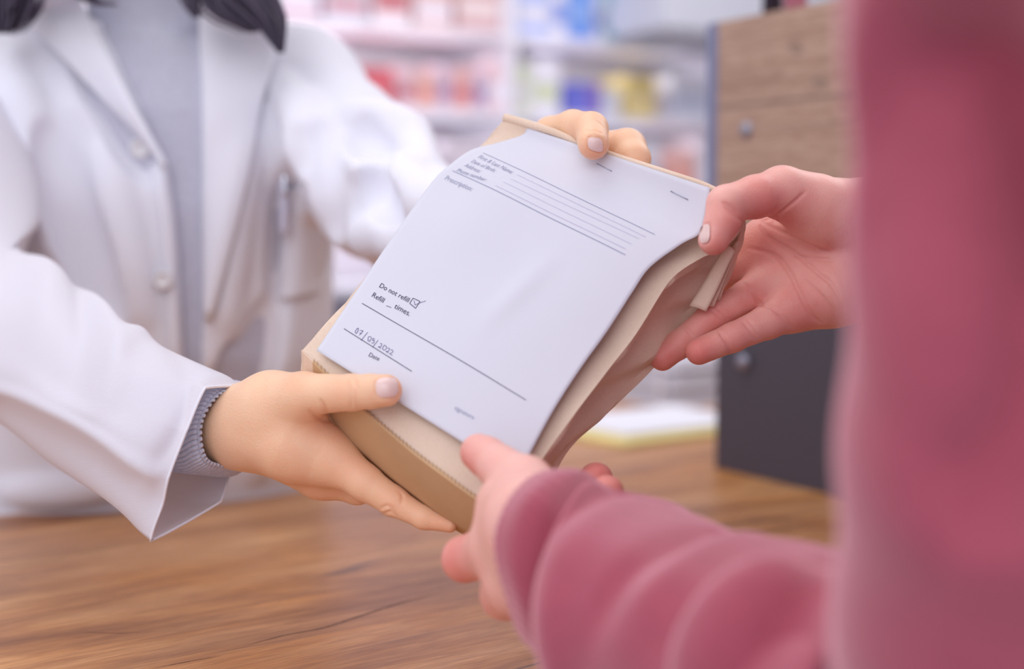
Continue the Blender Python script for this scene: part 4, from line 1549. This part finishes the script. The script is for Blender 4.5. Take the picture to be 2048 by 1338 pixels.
def disc(c, n, r, h, seg=28):
    n = n / np.linalg.norm(n)
    a_ = np.cross(n, UPZ)
    a_ /= np.linalg.norm(a_)
    b2 = np.cross(n, a_)
    prof = [(0.0, 0.55), (0.5, 0.5), (0.62, 0.95), (0.85, 1.0), (1.0, 0.7), (1.0, 0.0)]
    V = []
    for pr, ph_ in prof:
        for k in range(seg):
            t = 2 * math.pi * k / seg
            V.append(c + (a_ * math.cos(t) + b2 * math.sin(t)) * r * pr + n * h * ph_)
    return V, grid_faces(len(prof), seg, True)


for (px, py, r) in ((281, 297, .0095), (327, 560, .0085)):
    d = ct.hit(px, py, 1.1, 1.5, 0.001) or 1.27
    V, Fc = disc(P(px, py, d - .0035 - (.004 if py > 400 else 0)), -FW, r, .0035)
    sub(coat, 'button', V, Fc, M_BUTTON)

# sweater cuff, ribbed, with a ruffled hem
CU = [
    [(487, 782, .893), (440, 789, .876), (404, 845, .866), (410, 912, .868), (446, 931, .884), (505, 925, .915), (525, 850, .925), (512, 792, .912)],
    [(478, 771, .897), (425, 784, .879), (386, 845, .869), (390, 920, .871), (432, 939, .888), (490, 932, .918), (512, 850, .930), (500, 782, .915)],
    [(455, 765, .904), (402, 795, .884), (362, 860, .875), (368, 930, .878), (415, 946, .894), (475, 940, .92), (492, 850, .934), (478, 780, .92)],
    [(410, 765, .918), (360, 800, .897), (320, 865, .890), (330, 930, .893), (375, 942, .908), (430, 935, .934), (448, 850, .948), (435, 780, .934)]]


def cu_disp(r, c_):
    rib = 0.00085 * np.cos(2 * np.pi * c_ * 60) * np.clip((r - 0.25) / 0.3, 0, 1)
    groove = -0.0012 * np.exp(-((r - 0.42) / 0.12) ** 2)
    ruffle = 0.0010 * np.cos(2 * np.pi * c_ * 48) * np.clip(1 - r / 0.3, 0, 1)
    return rib + groove + ruffle


V, Fc = loft(CU, 60, 480, cu_disp)
V = np.array(V)
# ruffled hem edge: wave the first rows along the arm
rowsn = V.reshape(60, 480, 3)
axis = P(560, 850, .88) - P(400, 858, .92)
axis /= np.linalg.norm(axis)
for r in range(9):
    kfall = (1 - r / 9)
    rowsn[r] += axis * (0.0009 * np.cos(2 * np.pi * np.arange(480) / 480 * 48 + 1.2) * kfall)[:, None]
cf = obj('sweater_cuff', rowsn.reshape(-1, 3), Fc, M_SWEAT, ph, solid=0.0016)
cf['label'] = 'ribbed grey cuff with a ruffled hem'

# pen in the pocket
dpk = (ct.hit(568, 366, 1.1, 1.6, 0.001) or 1.3) - .0015
pen_o = empty('pen', P(566, 420, dpk))
tag(pen_o, 'ballpoint pen with shiny chrome clip in the coat breast pocket', 'pen')
V, Fc = tube([P(565, 350, dpk), P(567, 392, dpk), P(569, 470, dpk + .004)], [.0035, .0042, .0038], 12, 12)
obj('barrel', V, Fc, mat('pen_barrel', lin(215, 215, 235), rough=0.3), pen_o)
V, Fc = tube([P(567, 347, dpk - .005), P(568, 352, dpk - .008), P(569, 384, dpk - .008), P(570, 392, dpk - .006)], [.002, .0032, .0032, .0015], 10, 14)
obj('clip', V, Fc, M_CHROME, pen_o)

# hair: clumps of strands falling from the head, plus a cap on the skull
hp = []
rs = random.Random(3)


def clump(path, spread, n, r0):
    """path: list of (px,py,d); the strands converge towards the last point"""
    base_ = np.array(path, float)
    for i in range(n):
        ox, oy, od = rs.gauss(0, 1), rs.gauss(0, 1), rs.gauss(0, 1)
        pts = []
        for k, q in enumerate(base_):
            w_ = spread[k]
            pts.append(P(q[0] + ox * w_, q[1] + oy * w_ * 0.25, q[2] + od * 0.006 * min(1, w_ / 15)))
        hp.append(tube(pts, [r0] * (len(pts) - 1) + [r0 * 0.25], 5, 16, cap=False))


clump([(330, -560, 1.40), (460, -420, 1.33), (500, -200, 1.27), (490, -40, 1.235), (540, 40, 1.225), (562, 104, 1.215)], [40, 42, 38, 26, 14, 3], 150, .0016)
clump([(330, -560, 1.38), (420, -420, 1.31), (430, -200, 1.26), (430, -60, 1.235), (455, 20, 1.23), (505, 62, 1.222)], [40, 36, 34, 24, 18, 8], 120, .0016)
clump([(300, -560, 1.38), (380, -420, 1.31), (395, -200, 1.26), (378, -60, 1.25), (384, 0, 1.24), (392, 34, 1.235)], [40, 30, 18, 12, 8, 3], 60, .0014)
clump([(260, -560, 1.38), (100, -420, 1.33), (50, -200, 1.27), (20, -60, 1.24), (14, 10, 1.235), (8, 62, 1.23)], [40, 36, 34, 26, 24, 14], 170, .0018)
clump([(260, -560, 1.38), (150, -420, 1.31), (110, -200, 1.25), (130, -60, 1.235), (180, 0, 1.232), (232, 8, 1.235)], [40, 34, 28, 14, 8, 3], 70, .0014)
cap_ = Field([HD], 0.16, 0.005)
cap_.cone(cap_.F, HD + UPZ * .012 + f0 * .012, HD + UPZ * .04 + f0 * .016, .083, .084, .01)
cap_.F = np.maximum(cap_.F, -(((cap_.ax[0][:, None, None] - HD[0]) * f0[0] + (cap_.ax[1][None, :, None] - HD[1]) * f0[1] + 0.055) + 0.9 * (cap_.ax[2][None, None, :] - HD[2] - 0.05) * 0.5).astype(np.float32) * 0.7)
VH, QH = cap_.mesh(1)
hp.append((VH, QH.tolist()))
for s_ in (-1, 1):
    for i in range(60):
        a0 = rs.uniform(-0.5, 0.9)
        st = HD + UPZ * (.10 - .02 * rs.random()) + f0 * (a0 * .05)
        hp.append(tube([st, HD + RT * s_ * .075 + UPZ * .05 + f0 * a0 * .07, HD + RT * s_ * .095 - UPZ * .03 + f0 * a0 * .08,
                        HD + RT * s_ * .10 - UPZ * .12 + f0 * (a0 * .06 + 0.01)], [.003, .003, .003, .002], 5, 10, cap=False))
V, Fc = merge(hp)
obj('hair', V, Fc, M_HAIR, ph)



def legs(parent, waist, fwd, side, m):
    """trousers with two legs and a pair of shoes"""
    fl = Field([waist, waist * np.array([1, 1, 0])], 0.28, 0.008)
    hip = waist.copy()
    for s_ in (-1, 1):
        a_ = hip + side * s_ * .085
        k_ = np.array([a_[0], a_[1], .50]) + fwd * .02
        an = np.array([a_[0], a_[1], .09]) - fwd * .01
        fl.cone(fl.F, a_ - UPZ * .02, k_, .085, .062, .03)
        fl.cone(fl.F, k_, an, .062, .050, .02)
    fl.cone(fl.F, hip - side * .06, hip + side * .06, .10, .10, .04)
    V, Qd = fl.mesh(1)
    obj('trousers', V, Qd, m, parent)
    for s_ in (-1, 1):
        b = hip + side * s_ * .085
        b = np.array([b[0], b[1], .0])
        fs = Field([b, b + fwd * .2], 0.12, 0.006)
        fs.cone(fs.F, b + UPZ * .042 - fwd * .02, b + fwd * .15 + UPZ * .036, .040, .034, .02)
        fs.cone(fs.F, b + UPZ * .075, b + UPZ * .11, .042, .045, .02)
        fs.F = np.maximum(fs.F, (0.003 - fs.ax[2])[None, None, :].astype(np.float32))
        V, Qd = fs.mesh(1)
        obj('shoe', V, Qd, M_SHOE, parent)


M_SHOE = mat('shoe', (0.03, 0.03, 0.035, 1), rough=0.5)
M_TR1 = mat('trousers_grey', (0.10, 0.10, 0.13, 1), rough=0.9)
M_TR2 = mat('trousers_blue', (0.05, 0.07, 0.13, 1), rough=0.9)
w_ = secs[0][0]
legs(ph, np.array([w_[0], w_[1], w_[2] - .04]), -f0 * .0 - np.array([0, 1.0, 0]), np.array([1.0, 0, 0]), M_TR1)

# ------------------------------------------------------------------ customer
cu_ = empty('person', P(2300, 900, .62) * np.array([1, 1, 0]))
tag(cu_, 'person in a rose-coloured sweatshirt in front of the counter, receiving the bag', 'person')
VCc, QCc, FCc, NCc, fldC = hand(
    palm=[[(1900, 500, .93, .026), (1800, 495, .90, .024), (1735, 440, .885, .0235), (1650, 428, .877, .0195), (1570, 392, .864, .0140)],
          [(1740, 560, .890, .0235), (1660, 585, .886, .0195), (1590, 612, .885, .0142)],
          [(1735, 500, .893, .020), (1530, 474, .902, .0125)],
          [(1720, 500, .895, .020), (1525, 515, .903, .0125)],
          [(1720, 530, .893, .020), (1540, 570, .896, .0130)]],
    fingers=[
        [(1625, 405, .870, .0165), (1562, 381, .862, .0140), (1510, 394, .850, .0127), (1452, 409, .8385, .0112), (1446, 440, .8365, .0103), (1427, 480, .8350, .0090)],
        [(1540, 478, .902, .0120), (1440, 520, .914, .0098), (1370, 570, .916, .009), (1330, 600, .914, .008)],
        [(1530, 515, .903, .0120), (1450, 542, .908, .0098), (1370, 625, .908, .0092), (1315, 690, .902, .0085)],
        [(1540, 575, .895, .0125), (1495, 593, .890, .0104), (1425, 634, .883, .0094), (1360, 688, .880, .0086), (1325, 716, .879, .0080)],
        [(1595, 617, .885, .0130), (1535, 644, .876, .0104), (1465, 675, .868, .0088), (1398, 703, .862, .0082)]],
    creases=[([(1497, 496), (1549, 510), (1577, 541), (1594, 575), (1621, 627), (1642, 647)], (.82, .93), .0007),
             ([(1520, 450), (1539, 475), (1594, 510), (1638, 547), (1662, 568), (1690, 620)], (.82, .93), .0007),
             ([(1594, 513), (1628, 518), (1669, 520)], (.82, .93), .0005),
             ([(1500, 430), (1560, 462), (1620, 490), (1660, 505)], (.82, .93), .0005),
             ([(1486, 563), (1511, 592), (1521, 609), (1542, 613), (1566, 634), (1587, 657)], (.82, .93), .0008),
             ([(1420, 618), (1436, 630), (1452, 645)], (.82, .93), .0005), ([(1428, 612), (1444, 624), (1458, 640)], (.82, .93), .0004),
             ([(1363, 650), (1376, 660), (1388, 675)], (.82, .93), .0005),
             ([(1486, 642), (1502, 662), (1515, 682)], (.82, .93), .0006), ([(1494, 638), (1510, 656), (1524, 678)], (.82, .93), .0004),
             ([(1438, 662), (1452, 682), (1463, 706)], (.82, .93), .0006),
             ([(1450, 412), (1468, 425), (1484, 442)], (.80, .90), .0009), ([(1444, 405), (1460, 412), (1476, 428)], (.80, .90), .0004),
             ([(1530, 440), (1552, 432), (1580, 412), (1610, 385)], (.80, .90), .0006), ([(1545, 420), (1552, 432), (1556, 445)], (.8, .9), .0006),
             ([(1536, 424), (1546, 434), (1548, 446)], (.8, .9), .0004),
             ([(1610, 560), (1650, 600), (1680, 640)], (.82, .93), .0004)],
    nails=[([(1400, 452), (1420, 446), (1419, 484), (1399, 488)], (.80, .87))],
    flush=[(1430, 490, .83, .012, .7), (1460, 445, .835, .015, .8), (1520, 420, .845, .022, .9), (1560, 430, .86, .02, .8), (1390, 705, .86, .018, .9), (1460, 680, .865, .02, .6),
           (1530, 650, .875, .02, .5), (1330, 715, .875, .02, .8), (1420, 640, .88, .02, .7), (1500, 590, .885, .02, .6), (1600, 620, .875, .03, .6), (1640, 480, .875, .035, .4), (1540, 500, .895, .03, .6)])  # palm spots are redder to stand for shade on the palm
VD, QD, FD, ND, fldD = hand(
    palm=[[(1330, 1235, .648, .025), (1250, 1175, .672, .0245), (1130, 1100, .702, .0230), (1060, 1040, .715, .0205), (1012, 1010, .737, .0150)],
          [(1120, 1095, .695, .0225), (1005, 1090, .735, .0165)],
          [(1130, 1120, .698, .0205), (1030, 1165, .728, .0150)],
          [(1160, 1140, .706, .017), (1090, 1190, .72, .0130)]],
    fingers=[
        [(1092, 1020, .716, .0165), (1052, 966, .738, .0140), (1000, 935, .757, .0117), (975, 915, .768, .0108), (958, 905, .7745, .0104)],
        [(1010, 1095, .735, .0155), (930, 1118, .767, .0122), (975, 1110, .815, .0098), (1040, 1090, .855, .0088)],
        [(1040, 1165, .725, .0150), (1012, 1188, .745, .0133), (1080, 1150, .81, .010), (1150, 1085, .855, .009)],
        [(1090, 1190, .72, .0125), (1150, 1130, .78, .0108), (1190, 1040, .825, .0098), (1192, 959, .823, .0100)],
        [(1130, 1200, .705, .012), (1190, 1120, .75, .0108), (1216, 1050, .79, .0098), (1213, 985, .792, .0098)]],
    vox=0.0012,
    flush=[(925, 1125, .76, .022, .8), (1010, 1200, .74, .02, .4), (945, 940, .77, .015, .8), (1192, 955, .82, .02, 1.0), (1213, 980, .79, .02, .9)])
EL_D, SH_D = P(2030, 1560, .50), P(2110, -420, .43)
SH_C = SH_D + RT * 0.31 + f0 * 0.20
EL_C = SH_C + f0 * 0.10 - UPZ * 0.24 - RT * 0.02
WR_C = P(1840, 497, .912)
SHM = (SH_D + SH_C) / 2
cb_ = Field([EL_D, SH_D, SH_C, EL_C, WR_C, SHM + UPZ * .36, SHM - UPZ * .5, P(1200, 1130, .66)], 0.10, 0.006)
cb_.cone(cb_.F, EL_D, P(1260, 1180, .672), .030, .023, .02)
cb_.cone(cb_.F, SH_D, EL_D, .036, .032, .02)
cb_.cone(cb_.F, EL_C, WR_C, .036, .023, .02)
cb_.cone(cb_.F, SH_C, EL_C, .044, .036, .02)
FC_ = f0 * .83 - RT * .55
LR = RT * .83 + f0 * .55
cb_.cone(cb_.F, SHM - UPZ * .5, SHM - UPZ * .12, .09, .085, .02)
cb_.cone(cb_.F, SH_D, SH_C, .036, .036, .02)
cb_.cone(cb_.F, SHM, SHM + UPZ * .12, .052, .05, .03)
HC = SHM + UPZ * .24 + FC_ * .02
cb_.cone(cb_.F, HC, HC + UPZ * .03, .078, .08, .02)
cb_.cone(cb_.F, HC - UPZ * .065 + FC_ * .03, HC + FC_ * .02, .038, .056, .03)
cb_.cone(cb_.F, HC - UPZ * .035 + FC_ * .100, HC + FC_ * .078, .011, .006, .012)
for s_ in (-1, 1):
    cb_.cone(cb_.F, HC + LR * s_ * .08 - UPZ * .02, HC + LR * s_ * .082 + UPZ * .012, .010, .013, .006)
    cb_.carve(HC + LR * s_ * .032 + FC_ * .092, HC + LR * s_ * .035 + FC_ * .09, .010, .012)
VE, QE = cb_.mesh(1)
body2 = body_obj('body', [(VCc, QCc, FCc), (VD, QD, FD), (VE, QE, np.zeros(len(VE)))], M_SKIN2, cu_)
for nv, nf_ in NCc:
    obj('fingernail', nv, nf_, M_NAIL, cu_)

wst = SHM - UPZ * .52
legs(cu_, np.array([wst[0], wst[1], wst[2]]), FC_, LR, M_TR2)
# sweatshirt: torso and arms
shf = Field([EL_D, SH_D, SH_C, EL_C, WR_C, SHM - UPZ * .5, P(1400, 1250, .60)], 0.16, 0.005)
S = shf
torso2 = [(SHM - UPZ * .52, .175, .115, 0.0), (SHM - UPZ * .3, .17, .115, 0), (SHM - UPZ * .1, .175, .105, 0), (SHM - UPZ * .01, .13, .07, 0)]
a2 = math.atan2(LR[1], LR[0])
torso_sdf(S, S.F, [(c_, a_, b2, a2) for c_, a_, b2, _ in torso2], .03)
UA = [(SH_D, .062), (P(2092, 60, .425), .0565), (P(2088, 500, .435), .0555), (P(2072, 900, .45), .0590), (P(2060, 1250, .475), .062), (EL_D, .054)]
for (a_, ra), (b2, rb) in zip(UA[:-1], UA[1:]):
    S.cone(S.F, a_, b2, ra, rb, .015)
FA_ = [(EL_D, .054), (P(1800, 1450, .535), .052), (P(1600, 1365, .575), .044), (P(1480, 1310, .605), .036)]
for (a_, ra), (b2, rb) in zip(FA_[:-1], FA_[1:]):
    S.cone(S.F, a_, b2, ra, rb, .015)
S.cone(S.F, SH_D, SH_C, .058, .058, .04)
S.cone(S.F, SHM - UPZ * .02, SHM + UPZ * .045, .080, .062, .04)
RA_ = [(SH_C, .062), (EL_C, .058), ((EL_C + WR_C) / 2, .05), (WR_C, .040)]
for (a_, ra), (b2, rb) in zip(RA_[:-1], RA_[1:]):
    S.cone(S.F, a_, b2, ra, rb, .03)
for pts, r in (([(1790, 60), (1800, 400), (1790, 760)], .010), ([(1990, -40), (1960, 300), (1990, 700), (1960, 1000)], .012)):
    ridge(S, pts, r, .02, carve=True, rng=(.3, .6))
for pts, r in (([(1890, 200), (1900, 500), (1880, 800)], .012), ([(1560, 1180), (1480, 1290), (1440, 1400)], .010)):
    ridge(S, pts, r, .02, rng=(.3, .8))
VSh, QSh = S.mesh(2)
shirt = empty('sweatshirt', P(2300, 900, .55))
shirt.parent = cu_
shirt.matrix_parent_inverse = cu_.matrix_basis.inverted()
bpy.context.view_layer.update()
SD = [
    [(1100, 946, .716), (1032, 984, .692), (992, 1075, .676), (1012, 1185, .676), (1060, 1285, .690), (1175, 1245, .722), (1245, 1120, .742), (1198, 992, .738)],
    [(1150, 942, .706), (1066, 992, .668), (1028, 1100, .660), (1045, 1215, .660), (1095, 1320, .675), (1210, 1275, .710), (1275, 1150, .732), (1236, 1018, .732)],
    [(1182, 956, .702), (1116, 1034, .660), (1082, 1150, .650), (1092, 1262, .650), (1135, 1352, .665), (1240, 1300, .702), (1300, 1180, .722), (1262, 1042, .726)],
    [(1245, 1000, .702), (1132, 1062, .650), (1076, 1190, .628), (1086, 1335, .626), (1150, 1440, .645), (1290, 1390, .69), (1370, 1230, .72), (1345, 1040, .718)],
    [(1345, 1030, .680), (1230, 1092, .622), (1170, 1235, .600), (1185, 1390, .600), (1260, 1500, .62), (1390, 1450, .67), (1450, 1290, .70), (1430, 1072, .700)],
    [(1460, 1068, .655), (1350, 1150, .588), (1300, 1290, .565), (1315, 1440, .565), (1400, 1560, .59), (1520, 1500, .64), (1590, 1350, .67), (1550, 1130, .675)],
    [(1620, 1090, .63), (1500, 1195, .555), (1440, 1340, .530), (1455, 1500, .530), (1540, 1640, .55), (1680, 1580, .60), (1760, 1400, .64), (1720, 1180, .645)],
    [(1800, 1150, .58), (1680, 1270, .515), (1620, 1420, .490), (1640, 1580, .49), (1740, 1700, .51), (1880, 1640, .55), (1950, 1480, .58), (1920, 1260, .59)]]


def sd_disp(r, c_):
    d = 0.003 * np.exp(-((r - 3.35) / 0.35) ** 2) - 0.0035 * np.exp(-((r - 1.9) / 0.25) ** 2)
    for r0, ph_, am, wd, sl_ in ((4.6, .10, .005, .22, 2.4), (5.5, .16, .0025, .3, 2.6), (6.4, .2, .004, .3, 2.0)):
        loc = np.clip(np.cos(2 * np.pi * (c_ - ph_)), 0, 1) ** 1.5
        d -= am * np.exp(-((r - r0 + sl_ * (c_ - ph_)) / wd) ** 2) * loc
        d += am * .6 * np.exp(-((r - r0 - 1.9 * wd + sl_ * (c_ - ph_)) / wd / 1.1) ** 2) * loc
    d += 0.0004 * np.cos(2 * np.pi * c_ * 40) * np.clip(1.8 - r, 0, 1)
    return d


V, Fc = loft(SD, 140, 160, sd_disp)
V2, F2 = merge([(VSh, QSh.tolist()), (V, Fc)])
# where the forearm loft is, the coarse tube stays inside it
sub(shirt, 'shirt_body', VSh, QSh, M_ROSE)
sub(shirt, 'shirt_sleeve', V, Fc, M_ROSE, solid=0.002)
V, Fc = tube([WR_C - (EL_C - WR_C) * -0.02, P(1812, 496, .904)], [.041, .037], 32, 8, cap=False)
# hair of the customer
hc = Field([HC], 0.17, 0.006)
hc.cone(hc.F, HC + UPZ * .015 - FC_ * .012, HC + UPZ * .035 - FC_ * .014, .087, .088, .01)
VH, QH = hc.mesh(1)
keep = ((VH - HC) @ FC_ < 0.045) & ((VH - HC)[:, 2] > -0.06)
QH = QH[keep[QH].all(axis=1)]
obj('hair', VH, QH, mat('brown_hair', (0.06, 0.035, 0.02, 1), rough=0.5), cu_)
print('scene built')
